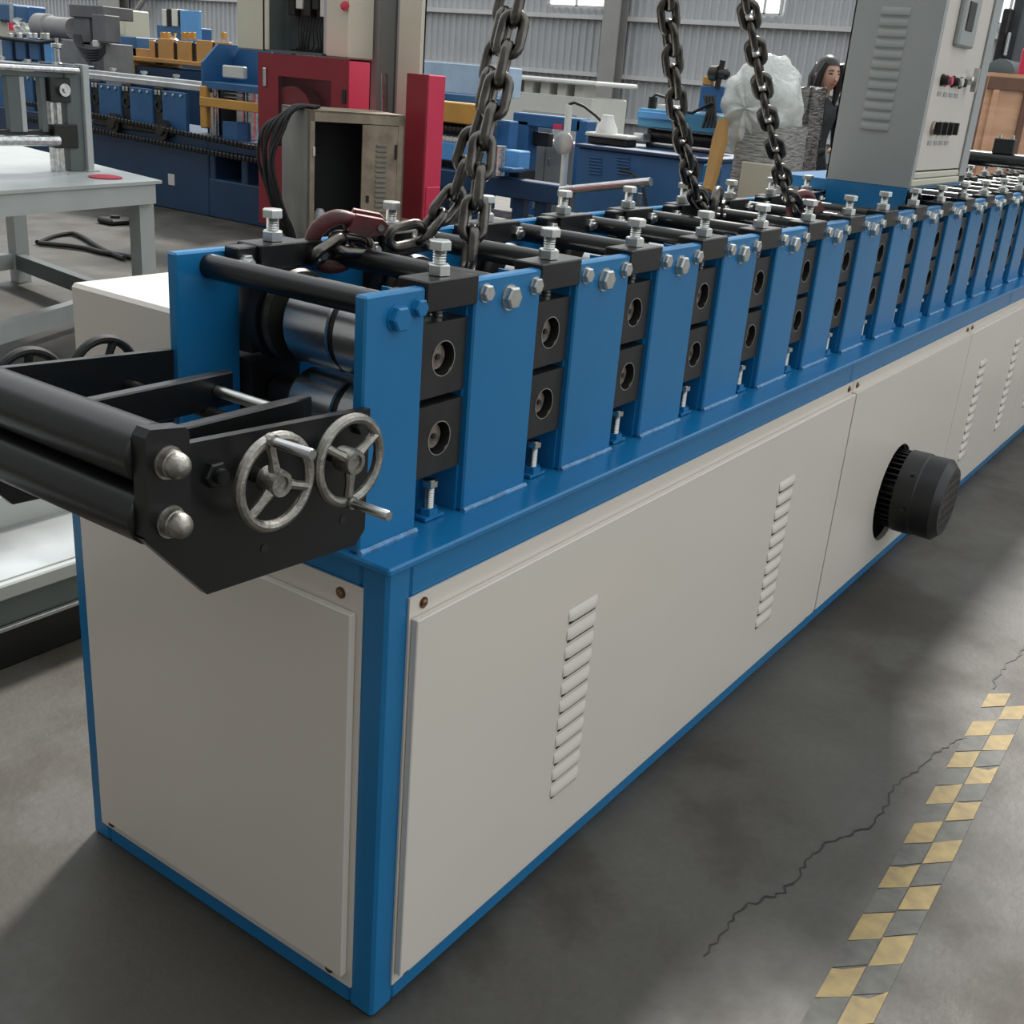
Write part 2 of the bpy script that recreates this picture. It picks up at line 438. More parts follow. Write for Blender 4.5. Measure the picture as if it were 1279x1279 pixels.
for x0, x1 in ((0.044, 1.853), (1.857, 3.655), (3.659, 5.706)): MB().box(x0, x1, W + 0.0005, W + 0.004, 0.040, 0.736).bbox(x0 + .005, x1 - .005, W + .0045, W + 0.017, 0.062, 0.704, 0.0015).build('side_panel', cream, mc)
MB().box(LEN + 0.0005, LEN + 0.004, 0.044, 0.676, 0.040, 0.752).build('end_panel', cream, mc)
# stands: plates, bearing blocks, cap bars, bolts
NST = 21
ST = [0.17 + PIT * k for k in range(NST)]
PY0, PY1, FY0, FY1 = 0.050, 0.070, 0.412, 0.432
hb = lambda r, h: hexhead((0, 0, 0), (0, -1, 0), r, h).lathe((0, 0, 0), (0, -1, 0), [(0, r * 1.12), (0.002, r * 1.12)], 16)
BIG = hb(0.0175, 0.013).mesh('hex_bolt', zinc, 25); SML = hb(0.0125, 0.010).mesh('hex_bolt', zinc, 25)
BIGB = hb(0.0175, 0.013).mesh('hex_bolt', blue, 25); SMLB = hb(0.0125, 0.010).mesh('hex_bolt', blue, 25)
NUT = MB().lathe((0, 0, 0), (0, -1, 0), [(0, 0.0135), (0.010, 0.0135), (0.011, 0.012)], 6).cyl((0, 0, 0), (0, -0.018, 0), 0.007, 10).mesh('hex_nut', zinc, 25)
weld = lambda x0, x1, y: MB().tube([(x0 + (x1 - x0) * i / 8, y, H + 0.002 + random.uniform(0, 0.001)) for i in range(9)], 0.0055, 6)


def plate(x0, x1, near, nb):
    y0, y1 = (PY0, PY1) if near else (FY0, FY1)
    p = MB().bbox(x0, x1, y0, y1, H, 1.152, 0.003).build('stand_plate', blue, mc)
    cx = (x0 + x1) / 2
    if near:
        if nb == 'first':
            inst('hex_bolt', BIGB, p, (x0 + 0.060, y0, 1.118)); inst('hex_bolt', SMLB, p, (x1 - 0.016, y0, 1.127))
        else:
            inst('hex_bolt', BIG, p, (cx, y0, 1.118)); inst('hex_bolt', SML, p, (x0 + 0.022, y0, 1.131)); inst('hex_bolt', SML, p, (x1 - 0.018, y0, 1.129))
        weld(x0, x1, y0 - 0.001).build('weld_bead', weldm, p)
    else:
        for xx in ((x1 - 0.018,) if nb == 'first' else (x0 + 0.022, x1 - 0.018)): inst('hex_nut', NUT, p, (xx, y0 - 0.0295, 1.135))
    return p


CX0, CX1 = 2.44, 3.10     # stretch of the far row hidden under the control cabinet
for near in (True, False):
    plate(-0.005, 0.113, near, 'first')
    for k in range(NST - 1): plate(ST[k] + 0.0535, ST[k + 1] - 0.0535, near, 'mid')
    plate(ST[-1] + 0.0535, ST[-1] + 0.17, near, 'mid')
bw = 0.0505
BLK = MB().holed(-bw, bw, -0.053, 0.053, 0, 0.035, 0, 0, 0.0245, 28).box(-bw, bw, 0.03, 0.036, -0.053, 0.053).mesh('bearing_block', blockm)
SHE = MB().lathe((0, 0.035, 0), (0, 0, 0), [(0, 0.0195), (0.022, 0.0195), (0.024, 0.018)], 24).mesh('shaft_end', rust)
SHH = MB().cyl((0, 0.012, 0), (0, 0.0095, 0), 0.0042, 10).mesh('center_hole', rubber)
RING = MB().lathe((0, 0.002, 0), (0, -0.0008, 0), [(0, 0.0245), (0.0028, 0.0245), (0.0028, 0.0258), (0, 0.0258)], 28, caps=False).mesh('bore_rim', steel)
cb = MB().bbox(-0.057, 0.057, -0.003, 0.050, 0.0, 0.042, 0.002).box(-0.088, 0.088, 0.0205, 0.040, -0.004, 0.030); CAP = cb.mesh('cap_bar', black)
th = [(0.0, 0.0085)]
for i in range(26): th += [(0.002 + i * 0.0019, 0.0087), (0.0030 + i * 0.0019, 0.0097)]
ab = MB().lathe((0, 0, 0), (0, 0, 1), [(0, 0.0165), (0.013, 0.0165), (0.0145, 0.0145)], 6)
CAPF = MB().bbox(-0.088, 0.088, 0, 0.029, 0.002, 0.040, 0.002).bbox(-0.05, 0.05, -0.008, 0.045, 0.004, 0.042, 0.002).mesh('cap_bar', black)
ADJN = ab.mesh('lock_nut', zinc, 25)
ADJ = MB().lathe((0, 0, -0.062), (0, 0, 1), [(t * 1.9, r) for t, r in th], 12).lathe((0, 0, 0.034), (0, 0, 1), [(0, 0.0165), (0.011, 0.0165), (0.0125, 0.0145)], 6).mesh('adjusting_bolt', zinc, 30)
JK = MB().lathe((0, 0, 0), (0, 0, 1), [(t * 1.15, r * 0.8) for t, r in th], 10).lathe((0, 0, 0.048), (0, 0, 1), [(0, 0.012), (0.009, 0.012)], 6).mesh('jack_bolt', zinc, 30)
JKN = MB().lathe((0, 0, 0), (0, 0, 1), [(0, 0.0145), (0.014, 0.0145)], 6).box(-0.022, 0.022, -0.012, 0.03, -0.001, 0.004).mesh('jack_nut', blue, 25)
INW = MB().box(-0.002, 0.002, 0, 0.07, 0, 0.34).mesh('guide_strip', blue)
ZU, ZL = 1.045, 0.9275
for k, x in enumerate(ST):
    for near in (True, False):
        y = PY0 + 0.010 if near else FY0 - 0.018
        for z in (ZU, ZL):
            b = inst('bearing_block', BLK, mc, (x, y, z))
            if near:
                sh = inst('shaft_end', SHE, b, (x, y + 0.001, z))
                inst('center_hole', SHH, b, (x + 0.001, y - 0.0002, z)); inst('bore_rim', RING, b, (x, y, z))
        under = (not near) and CX0 < x < CX1
        c = inst('cap_bar', CAP if near else CAPF, mc, (x, PY0 + 0.001 if near else FY0 - 0.030, 1.117))
        yb_ = PY0 + 0.026 if near else FY0 - 0.010
        if not under:
            inst('adjusting_bolt', ADJ, c, (x, yb_, 1.160)); inst('lock_nut', ADJN, c, (x, yb_, 1.160))
        if near:
            j = inst('jack_bolt', JK, mc, (x, PY0 + 0.022, 0.803)); inst('jack_nut', JKN, j, (x, PY0 + 0.022, 0.803))
            inst('guide_strip', INW, mc, (x + 0.0515, PY0 + 0.012, H))
            inst('guide_strip', INW, mc, (x - 0.0515, PY0 + 0.012, H))
ROD = MB().lathe((0, PY1, 0), (0, FY0, 0), [(0, 0.018), (FY0 - PY1, 0.018)], 20).mesh('tie_rod', black)
for x in [0.055] + [ST[k] + PIT / 2 for k in range(NST)]: inst('tie_rod', ROD, mc, (x, 0, 1.129))
# rolls and shafts between the rows
YA, YB = PY0 + 0.045, FY0 - 0.02
SHAFT = MB().cyl((0, YA, 0), (0, YB + 0.01, 0), 0.02, 14).mesh('roll_shaft', darksteel)
def sleeve(prof, d=0.0): return MB().lathe((0, 0, 0), (0, 1, 0), [(t, r + d) for t, r in prof], 40).mesh('forming_roll', steel, 25)
def ring(prof, d=0.0): return MB().lathe((0, 0, 0), (0, 1, 0), [(t, r + d) for t, r in prof], 40).mesh('roll_flange', darksteel, 25)
R0 = 0.0555
A = [(0.112, R0 - .004), (0.114, R0), (0.212, R0), (0.214, R0 - 0.003)]; G = [(0.214, R0 - 0.007), (0.226, R0 - 0.007)]
Bp = [(0.226, R0 - 0.003), (0.228, R0), (0.312, R0), (0.314, R0 - 0.003)]; Ep = [(0.098, 0.046), (0.103, 0.051), (0.107, 0.046), (0.112, 0.046)]
up_set = [('forming_roll', sleeve(A, .009)), ('roll_flange', ring(G, .009)), ('forming_roll', sleeve(Bp, .009)), ('roll_flange', ring(Ep, .006)),
          ('roll_flange', ring([(0.314, 0.040), (0.338, 0.040), (0.338, 0.070), (0.346, 0.073), (0.354, 0.070), (0.354, 0.055), (0.364, 0.055), (0.364, 0.072), (0.384, 0.072)]))]
lo_set = [('forming_roll', sleeve(A)), ('roll_flange', ring(G)), ('forming_roll', sleeve(Bp)), ('roll_flange', ring(Ep)),
          ('roll_flange', ring([(0.318, 0.046), (0.322, 0.048), (0.322, 0.030), (0.384, 0.030)]))]
for k, x in enumerate(ST):
    for z in (ZU, ZL): inst('roll_shaft', SHAFT, mc, (x, 0, z))
    for nm, me in up_set: inst(nm, me, mc, (x, 0, ZU + 0.008))
    for nm, me in lo_set: inst(nm, me, mc, (x, 0, ZL - 0.002))

# drive cover on the far side of the bed
MB().bbox(0.05, 5.4, 0.452, 0.752, H, 1.05, 0.006).build('drive_cover', cream, mc, label='plain off-white box cover over the drive gears')

# entry guide at the near end
def guide_plate(y0, y1):
    m = MB()
    m.prism([(-0.362, 0.937), (-0.277, 0.842), (-0.030, 0.828), (-0.012, 0.846), (-0.008, 1.012), (-0.318, 1.030), (-0.318, 0.930)], 1, y0, y1)
    return m
def lug(y0, y1):
    o = [(-0.360, 0.938), (-0.306, 0.925), (-0.303, 1.046), (-0.308, 1.052), (-0.352, 1.058), (-0.359, 1.050)]
    return MB().prism(o, 1, y0, y1)
for near in (True, False):
    y0 = 0.034 if near else 0.420
    p = guide_plate(y0, y0 + 0.012).build('entry_side_plate', black, mc)
    p2 = lug(y0 - 0.010 if near else y0, y0 + 0.012).build('roller_lug', black, mc)
    if near:
        for xx, zz in ((-0.19, 0.873), (-0.055, 0.872)): MB().cyl((xx, y0 + 0.001, zz), (xx, y0 - 0.001, zz), 0.006, 12).build('plate_hole', rubber, p)
        hexhead((-0.265, y0, 0.987), (0, -1, 0), 0.016, 0.010).cyl((-0.265, y0, 0.987), (-0.265, y0 - 0.018, 0.987), 0.009, 12).build('plate_bolt', black, p)
        hexhead((-0.03, y0, 0.995), (0, -1, 0), 0.012, 0.010).build('plate_bolt', black, p)
        for zz in (1.019, 0.952):
            r = 0.0145; pr = [(0, 0.0185), (0.003, 0.0185), (0.003, 0.0155), (0.012, 0.0155), (0.013, r)] + [(0.016 + r * math.sin(t * PI / 16), r * math.cos(t * PI / 16)) for t in range(0, 8)]
            MB().lathe((-0.333, y0 - 0.010, zz), (-0.333, -1, zz), pr, 20).build('cap_nut', cast, p2)
for zz in (1.022, 0.952):
    MB().lathe((-0.334, 0.047, zz), (-0.334, 0.42, zz), [(0, 0.030), (0.002, 0.0335), (0.371, 0.0335), (0.373, 0.030)], 32).build('entry_roller', black, mc)
MB().bbox(-0.300, -0.045, 0.100, 0.118, 0.975, 1.020, 0.002).build('guide_bar', black, mc)
MB().bbox(-0.300, -0.045, 0.248, 0.266, 0.975, 1.022, 0.002).build('guide_bar', black, mc)
MB().cyl((-0.075, 0.119, 1.000), (-0.075, 0.247, 1.000), 0.008, 14).build('guide_screw', zinc, mc)
for xx in (-0.206, -0.088): MB().cyl((xx, 0.046, 0.972), (xx, 0.42, 0.972), 0.009, 12).build('guide_screw', darksteel, mc)


def handwheel(c, s, a0, mtl):
    """c hub centre; s = -1 near side; a0 turns the spokes"""
    cx, cy, cz = c; R = 0.053; r = 0.0068
    P = lambda rad, g, dy=0: (cx + rad * math.cos(g), cy + s * dy, cz + rad * math.sin(g))
    hub = MB().lathe((cx, cy - s * 0.014, cz), (cx, cy + s, cz), [(0, 0.016), (0.018, 0.0165), (0.026, 0.015), (0.026, 0.0095), (0.022, 0.0095)], 20, caps=False).cyl((cx, cy - s * 0.014, cz), (cx, cy + s * 0.009, cz), 0.0095, 14)
    wh = hub.build('handwheel', mtl, mc)
    MB().tube([P(R, 2 * PI * i / 40) for i in range(40)], r, 10, closed=True).build('wheel_rim', mtl, wh)
    for i in range(3):
        g = a0 + i * 2 * PI / 3
        MB().tube([P(0.012, g, 0.002), P(0.03, g, 0.002), P(R, g, 0)], [0.0075, 0.0055, 0.0065], 8).build('wheel_spoke', mtl, wh)
    g = a0
    MB().tube([P(R, g, 0.0), P(R, g, 0.010)], 0.0085, 10).build('handle_boss', mtl, wh)
    q = Vector(P(R, g, 0.008)); MB().lathe(q, q + Vector((0, s, 0)), [(0, 0.0055), (0.004, 0.006), (0.058, 0.0068), (0.060, 0.006)], 14).build('crank_handle', steel, wh)
    MB().cyl((cx, 0.034 if s < 0 else 0.432, cz), (cx, cy, cz), 0.009, 12).build('wheel_shaft', darksteel, wh)


handwheel((-0.208, -0.004, 0.973), -1, 1.75, cast)
handwheel((-0.086, -0.004, 0.970), -1, -1.60, cast)
handwheel((-0.206, 0.475, 0.975), 1, -0.6, rubber)
handwheel((-0.088, 0.475, 0.975), 1, -0.9, rubber)

# motor sticking out of the round opening
MZ = HZ + 0.008; MX = HX + 0.03
m = MB().lathe((MX, 0.12, MZ), (MX, -1, MZ), [(0, 0.10), (0.10, 0.10), (0.16, 0.10)], 32)
mo = m.build('drive_motor', plastic, mc, label='black electric motor with finned body and fan cowl')
m = MB()
for i in range(40):
    g = 2 * PI * i / 40; c, s_ = math.cos(g), math.sin(g); t = Vector((-s_, 0, c)) * 0.0022
    a = Vector((MX + 0.095 * c, 0.05, MZ + 0.095 * s_)); b = Vector((MX + 0.128 * c, 0.05, MZ + 0.128 * s_)); dy = Vector((0, -0.115, 0))
    v = [a - t, a + t, b + t, b - t]; m.add(v + [q + dy for q in v], [(0, 1, 2, 3), (4, 7, 6, 5), (0, 4, 5, 1), (1, 5, 6, 2), (2, 6, 7, 3), (3, 7, 4, 0)])
m.build('cooling_fins', plastic, mo)
cow = MB().lathe((MX, -0.045, MZ), (MX, -1, MZ), [(0, 0.128), (0.0, 0.133), (0.058, 0.133), (0.062, 0.130), (0.070, 0.130), (0.120, 0.131), (0.142, 0.108), (0.142, 0.092), (0.134, 0.092), (0.134, 0.02)], 40, caps=False).build('fan_cowl', plastic, mo)
m = MB(); R = 0.092
for i in range(11):
    x = -R + (i + 0.5) * 2 * R / 11; hh = math.sqrt(R * R - x * x); m.box(MX + x - 0.0028, MX + x + 0.0028, -0.187, -0.182, MZ - hh, MZ + hh)
for i in range(5):
    z_ = -R + (i + 1) * 2 * R / 6; hh = math.sqrt(R * R - z_ * z_); m.box(MX - hh, MX + hh, -0.186, -0.183, MZ + z_ - 0.003, MZ + z_ + 0.003)
m.build('fan_grille', mat('worn_grille', (0.10, 0.095, 0.09), 0.5, var=0.2), cow)
MB().lathe((HX, -0.003, HZ), (HX, 1, HZ), [(0, HR + 0.004), (0.12, HR + 0.004), (0.12, 0.09)], 48, caps=False).build('motor_hole_shade', darkroom, mo)  # added near-black shroud standing in for shade inside the motor opening
MB().cyl((MX, -0.170, MZ), (MX, -0.178, MZ), 0.093, 32).build('fan_backing', darkroom, cow)
for zz, xx in ((0.09, -0.105), (-0.02, -0.135)):
    hexhead((MX + xx, -0.085, MZ + zz), (xx, 0, zz), 0.006, 0.006).build('cowl_screw', darksteel, cow)

# ------------------------------------------------------------------ lifting chains
Rl, rl, sl = 0.0165, 0.0085, 0.0165
pth = []
for i in range(9): g = PI * i / 8; pth.append((Rl * math.cos(g), 0, sl + Rl * math.sin(g)))
for i in range(9): g = PI + PI * i / 8; pth.append((Rl * math.cos(g), 0, -sl + Rl * math.sin(g)))
LINK = MB().tube(pth, rl, 10, closed=True).mesh('chain_link', chainm, 60)
PCH = 2 * (sl + Rl - rl)


def chain(label, pts, group, tw=0.3):
    P = [Vector(q) for q in pts]
    t = thing('lifting_chain', label, 'chain', P[0], group=group)
    # arclength walk
    seg = []; tot = 0
    for a, b in zip(P, P[1:]): seg.append((tot, a, b)); tot += (b - a).length
    d = PCH / 2; k = 0
    while d < tot:
        for s0, a, b in seg[::-1]:
            if d >= s0: dr = (b - a).normalized(); c = a + dr * (d - s0); break
        qz = dr.to_track_quat('Z', 'X')
        inst('chain_link', LINK, t, c, qz @ Matrix.Rotation(tw + (k % 2) * PI / 2 + random.uniform(-.12, .12), 3, 'Z').to_quaternion())
        d += PCH; k += 1
    return t


HK = Vector((0.775, 0.25, 2.2))
g = 'lifting chains of the crane sling'
chain('thick dark steel chain hanging straight to a black tie rod behind the first bearing cap', [(0.42, 0.215, 1.13), (0.46, 0.232, 1.30), HK], g, 0.5)
chain('dark steel chain strand running from the red clevis hook up beside the thicker chain', [(0.395, 0.355, 1.155), (0.455, 0.335, 1.165), (0.50, 0.315, 1.22), (0.52, 0.28, 1.36), HK + Vector((0.03, 0.05, 0))], g, 0.1)
chain('dark steel chain coming down beside the plastic wrapped decoiler to a bulky end', [(1.545, 0.335, 1.140), (1.455, 0.340, 1.20), (1.30, 0.325, 1.36), HK + Vector((0.03, 0.03, 0))], g, 0.9)
chain('dark steel chain in front of the plastic wrapped decoiler with a red tinted lower end', [(1.90, 0.235, 1.135), (1.80, 0.25, 1.20), (1.62, 0.25, 1.37), HK + Vector((0.04, -0.03, 0))], g, 0.4)


def grab_hook(loc, label, s=1.0, rz=0.0, redhook=redhook):
    t = thing('clevis_hook', label, 'hook', loc, rz, 'hooks on the lifting chains', local=True)
    a = [(0.00, 0, 0.035), (-0.035, 0, 0.030), (-0.062, 0, 0.004), (-0.070, 0, -0.030), (-0.055, 0, -0.062), (-0.025, 0, -0.075), (0.01, 0, -0.062), (0.02, 0, -0.035)]
    MB().tube(smooth([Vector(q) * s for q in a]), smoothr([0.012 * s, 0.016 * s, 0.0165 * s, 0.016 * s, 0.016 * s, 0.015 * s, 0.012 * s, 0.007 * s]), 12).build('hook_body', redhook, t, 60)
    m = MB()
    for yy in (-0.022, 0.012): m.prism([(-0.012 * s, 0.015 * s), (0.03 * s, 0.012 * s), (0.062 * s, 0.03 * s), (0.066 * s, 0.05 * s), (0.05 * s, 0.058 * s), (-0.005 * s, 0.052 * s)], 1, yy * s, (yy + 0.010) * s)
    m.build('clevis', redhook, t)
    MB().cyl((0.05 * s, -0.028 * s, 0.042 * s), (0.05 * s, 0.028 * s, 0.042 * s), 0.007 * s, 12).build('clevis_pin', cast, t)
    MB().tube([(0.02 * s, 0, -0.03 * s), (-0.002 * s, 0, 0.0), (-0.02 * s, 0, 0.03 * s)], 0.006 * s, 8).build('safety_latch', redhook, t)
    return t


hk = grab_hook((0.300, 0.365, 1.163), 'worn red clevis hook lying over the second black tie rod', 0.78, 0.5)
hk.rotation_euler = (0.2, 0.25, -0.6)
# loose lying links beside the hook
chain('short slack run of dark chain lying over the tie rods by the red hook', [(0.225, 0.365, 1.135), (0.27, 0.36, 1.155), (0.31, 0.345, 1.150)], g, 0.8)
hk = grab_hook((1.575, 0.33, 1.155), 'dark clevis hook clasping a tie rod below the slanting chain', 0.7, 0.0, chainm); hk.rotation_euler = (0, 1.2, 0.3)
hk = grab_hook((1.91, 0.225, 1.150), 'clevis hook with fresh red paint patches near the control cabinet', 0.7, 0.0); hk.rotation_euler = (0, 1.0, -0.5)

# ------------------------------------------------------------------ control cabinet standing on the machine
cc = thing('control_cabinet', 'tall grey electrical control cabinet on blue plinth with cream switch door', 'cabinet', (2.75, 0.3, 1.145))
cx0, cx1, cy0, cy1, cz0, cz1 = 2.450, 3.075, 0.130, 0.386, 1.200, 2.02
m = MB()
m.box(cx0, cx0 + 0.004, cy0, cy1, cz0, cz1).box(cx1 - 0.004, cx1, cy0, cy1, cz0, cz1).box(cx0, cx1, cy1 - 0.004, cy1, cz0, cz1)
m.box(cx0, cx1, cy0, cy1, cz0 - 0.003, cz0).box(cx0, cx1, cy0, cy1, cz1 - 0.003, cz1)
m.box(cx0 + 0.0045, cx0 + 0.035, cy0 - 0.002, cy0 + 0.012, cz0 + .001, cz1 - .041).box(cx1 - 0.085, cx1 - .0045, cy0 - 0.002, cy0 + 0.012, cz0 + 0.02, cz1 - .041)
m.box(cx0 + .0045, cx1 - .0045, cy0 - .001, cy0 + 0.02, cz1 - 0.04, cz1 - .004)
m.build('cabinet_body', greypaint, cc)
dr = MB().box(cx0 + 0.04, cx1 - 0.088, cy0 + 0.004, cy0 + 0.016, cz0 + 0.045, cz1 - 0.045).build('cabinet_door', cream, cc)
MB().bbox(cx0 + 0.01, cx1 - 0.09, cy0 - 0.006, cy0 + 0.02, cz0 + 0.0, cz0 + 0.020, 0.003).bbox(cx0 + 0.02, cx1 - 0.09, cy0 + 0.0, cy0 + 0.02, cz0 + 0.022, cz0 + 0.040, 0.003).build('sill', creamcol, cc)
GL = MB()
vs = []; fs = []
for yy, k in ((0.0, 0.35), (0.008, 1.0), (0.077, 1.0), (0.085, 0.35)): vs += [(a * k, yy, b) for a, b in sec]
for j in range(3):
    for i in range(n := len(sec)):
        if i < n - 1: fs.append((j * n + i, j * n + i + 1, j * n + n + i + 1, j * n + n + i))
GL.add(vs, fs + [tuple(range(5)), tuple(range(15, 20))]); GLM = GL.mesh('vent_louver', greypaint, 50)
for k in range(12): inst('vent_louver', GLM, cc, (cx0, 0.221, 1.350 + k * 0.0285))
MB().bbox(2.62, 2.79, cy0 - 0.014, cy0 + 0.006, 1.60, 1.80, 0.006).build('meter_panel', greypaint, dr)
MB().bbox(2.655, 2.725, cy0 - 0.018, cy0 - 0.012, 1.645, 1.725, 0.002).build('meter_display', darksteel, dr)
for i, (xx, mm) in enumerate(((2.585, rubber), (2.625, red), (2.70, rubber), (2.745, white), (2.785, rubber))):
    MB().lathe((xx, cy0 + 0.004, 1.503), (xx, -1, 1.503), [(0, 0.017), (0.006, 0.017), (0.006, 0.013), (0.020, 0.012), (0.022, 0.010)], 16).build('push_button', mm, dr)
for xx in (2.59, 2.655, 2.715, 2.775):
    k = MB().lathe((xx, cy0 + 0.004, 1.368), (xx, -1, 1.368), [(0, 0.021), (0.008, 0.021), (0.010, 0.019)], 20).build('selector_switch', cast, dr)
    MB().box(xx - 0.006, xx + 0.006, cy0 - 0.024, cy0 - 0.005, 1.350, 1.386).build('selector_knob', rubber, k)
for z in (1.465, 1.325):
    for xx in (2.59, 2.655, 2.715, 2.775): MB().box(xx - 0.02, xx + 0.02, cy0 + 0.002, cy0 + 0.0045, z - 0.006, z + 0.006).build('name_strip', greypaint, dr)
MB().lathe((2.86, cy0 + 0.004, 1.515), (2.86, -1, 1.515), [(0, 0.016), (0.02, 0.016), (0.024, 0.012)], 14).box(2.85, 2.87, cy0 - 0.03, cy0 - 0.015, 1.48, 1.55).build('door_lock', zinc, dr)
zb2 = 1.163
m = MB().box(cx0 - 0.003, cx0, cy0, 0.376, 1.104, cz0 - 0.004).box(cx0 - 0.003, cx0, 0.3765, 0.545, zb2, cz0 - 0.004).box(cx0 + .001, cx1, 0.54, 0.545, zb2, cz0 - 0.0105).box(cx1 - 0.045, cx1 - 0.04, cy0 + 0.1, 0.539, zb2, cz0 - 0.0105)
m.box(cx0 + .001, cx1 - 0.046, cy0 + 0.11, cy0 + 0.114, zb2, cz0 - 0.0105).box(cx0 + .001, cx1 - 0.04, cy0, 0.545, cz0 - 0.010, cz0 - 0.004)
# the side of the plinth comes down in front of the tie rods between two of them
m.build('plinth', blue, cc)
for k in range(3):
    a = Vector((2.50 + k * 0.05, cy0 + 0.05, 1.19)); MB().tube([a, a + Vector((0.05, -0.005, -0.005)), a + Vector((0.10, -0.01, -0.02)), a + Vector((0.13, -0.012, -0.036))], 0.008, 8).build('power_cable', rubber, cc)

# ------------------------------------------------------------------ grey table, roller stand, floor cable, low frame
tb = thing('work_table', 'pale grey painted steel table with box section legs', 'table', (2.3, 4.0, 0))
def beam(p0, p1, wd, h):
    p0, p1 = Vector(p0), Vector(p1); a = (p1 - p0).normalized(); u = Vector((-a.y, a.x, 0)).normalized() * wd / 2; v = Vector((0, 0, h / 2)) if abs(a.z) < .5 else a.cross(u).normalized() * h / 2
    if abs(a.z) > .5: u = Vector((wd / 2, 0, 0)); v = Vector((0, h / 2, 0))
    q = [p0 - u - v, p0 + u - v, p0 + u + v, p0 - u + v]
    return MB().add(q + [t + (p1 - p0) for t in q], [(0, 1, 2, 3), (7, 6, 5, 4), (0, 4, 5, 1), (1, 5, 6, 2), (2, 6, 7, 3), (3, 7, 4, 0)])
MB().prism([(0.7, 3.50), (2.64, 3.82), (2.98, 5.62), (0.7, 5.4)], 2, 0.785, 0.80).build('table_top', tablegrey, tb)
beam((0.75, 3.545, 0.737), (2.60, 3.85, 0.737), 0.05, 0.094).build('apron', tablegrey, tb); beam((2.61, 3.93, 0.737), (2.92, 5.55, 0.737), 0.05, 0.094).build('apron', tablegrey, tb)
for x, y in ((2.57, 3.90), (2.89, 5.53), (1.0, 3.66)): beam((x, y, 0.0), (x, y, 0.69), 0.085, 0.085).build('leg', tablegrey, tb)
beam((2.86, 5.47, 0.13), (2.64, 3.96, 0.13), 0.06, 0.09).build('stretcher', framegrey, tb)
beam((1.05, 3.70, 0.10), (2.52, 4.32, 0.10), 0.06, 0.09).build('stretcher', tablegrey, tb)
beam((1.05, 5.05, 0.13), (2.82, 5.53, 0.13), 0.06, 0.09).build('stretcher', tablegrey, tb)
sp = tag(MB().lathe((2.43, 3.98, 0.8), (2.43, 3.98, 1), [(0, 0.075), (0.006, 0.08), (0.012, 0.05)], 18).build('work_glove', pink), 'flat pinkish red rag lying on the grey table', 'rag')

yS = 4.25
def ZS(px, py): return PX(px, py, 1, yS)
rs = thing('roller_stand', 'dark grey upright frame with steel rollers standing on the grey table', 'stand', (1.8, yS, 0.80))
a = ZS(112, 207); b_ = ZS(95, 207); tp = ZS(100, 83).z
MB().bbox(b_.x - 0.03, a.x - 0.02, yS, yS + 0.05, 0.80, tp, 0.003).build('post', framegrey, rs)
MB().bbox(a.x - 0.02, a.x + 0.015, yS - 0.02, yS + 0.05, 0.80, tp + 0.01, 0.003).build('post_flange', tablegrey, rs)
MB().bbox(a.x - 0.03, a.x + 0.04, yS - 0.03, yS + 0.06, 0.80, 0.808, 0.002).build('foot_plate', tablegrey, rs)
x0 = 0.95
MB().bbox(x0, a.x - 0.02, yS + 0.01, yS + 0.06, tp - 0.06, tp, 0.003).build('top_rail', framegrey, rs)
MB().cyl((x0, yS - 0.02, ZS(50, 86).z), (ZS(95, 90).x, yS - 0.02, ZS(50, 86).z), 0.014, 14).build('roller', steel, rs)
MB().cyl((x0, yS - 0.02, ZS(40, 175).z), (ZS(70, 175).x, yS - 0.02, ZS(40, 175).z), 0.025, 14).build('roller', steel, rs)
MB().bbox(x0, a.x - 0.03, yS + 0.02, yS + 0.05, ZS(50, 170).z, ZS(50, 163).z, 0.003).build('middle_rail', blockm, rs)
for p0, p1, mm in ((12, 28, framegrey), (28, 34, tablegrey), (53, 60, framegrey), (64, 68, steel), (72, 78, steel)):
    MB().bbox(ZS(p0, 130).x, ZS(p1, 130).x, yS + 0.01, yS + 0.045, 0.80 if p0 > 60 else ZS(20, 165).z, tp - 0.06, 0.002).build('upright_bar', mm, rs)
for p0, p1, q0, q1 in ((60, 86, 97, 128), (62, 92, 155, 185)):
    MB().bbox(ZS(p0, 110).x, ZS(p1, 110).x, yS - 0.015, yS + 0.05, ZS(75, q1).z, ZS(75, q0).z, 0.004).build('bearing_housing', black, rs)
c = ZS(76, 112); MB().lathe((c.x, yS - 0.015, c.z), (c.x, -1, c.z), [(0, 0.03), (0.02, 0.03), (0.02, 0.014), (0.03, 0.012)], 16).build('bearing_cap', steel, rs)

pts = [(47, 306), (60, 300), (75, 296), (92, 295), (105, 300), (118, 308), (135, 318), (155, 326)]
q = [PX(a, b, 2, 0.0) for a, b in pts]
cab = MB().tube(smooth([v + Vector((0, 0, 0.02)) for v in q]), 0.018, 8)
q = [PX(a, b, 2, 0.0) for a, b in [(49, 307), (70, 309), (90, 311), (110, 314), (130, 319), (150, 322), (170, 326)]]
cab.tube(smooth([v + Vector((0, 0, 0.02)) for v in q]), 0.018, 8)
tag(cab.build('floor_cable', rubber), 'loose black cable looped on the floor behind the grey table', 'cable')
c = PX(157, 279, 2, 0); tag(MB().bbox(c.x - 0.2, c.x + 0.1, c.y - 0.09, c.y + 0.12, 0, 0.05, 0.015).cyl((c.x - 0.1, c.y, 0.03), (c.x - 0.1, c.y, 0.07), 0.04, 12).build('foot_pedal', rubber), 'small dark pedal lying on the floor near the navy machine', 'pedal')

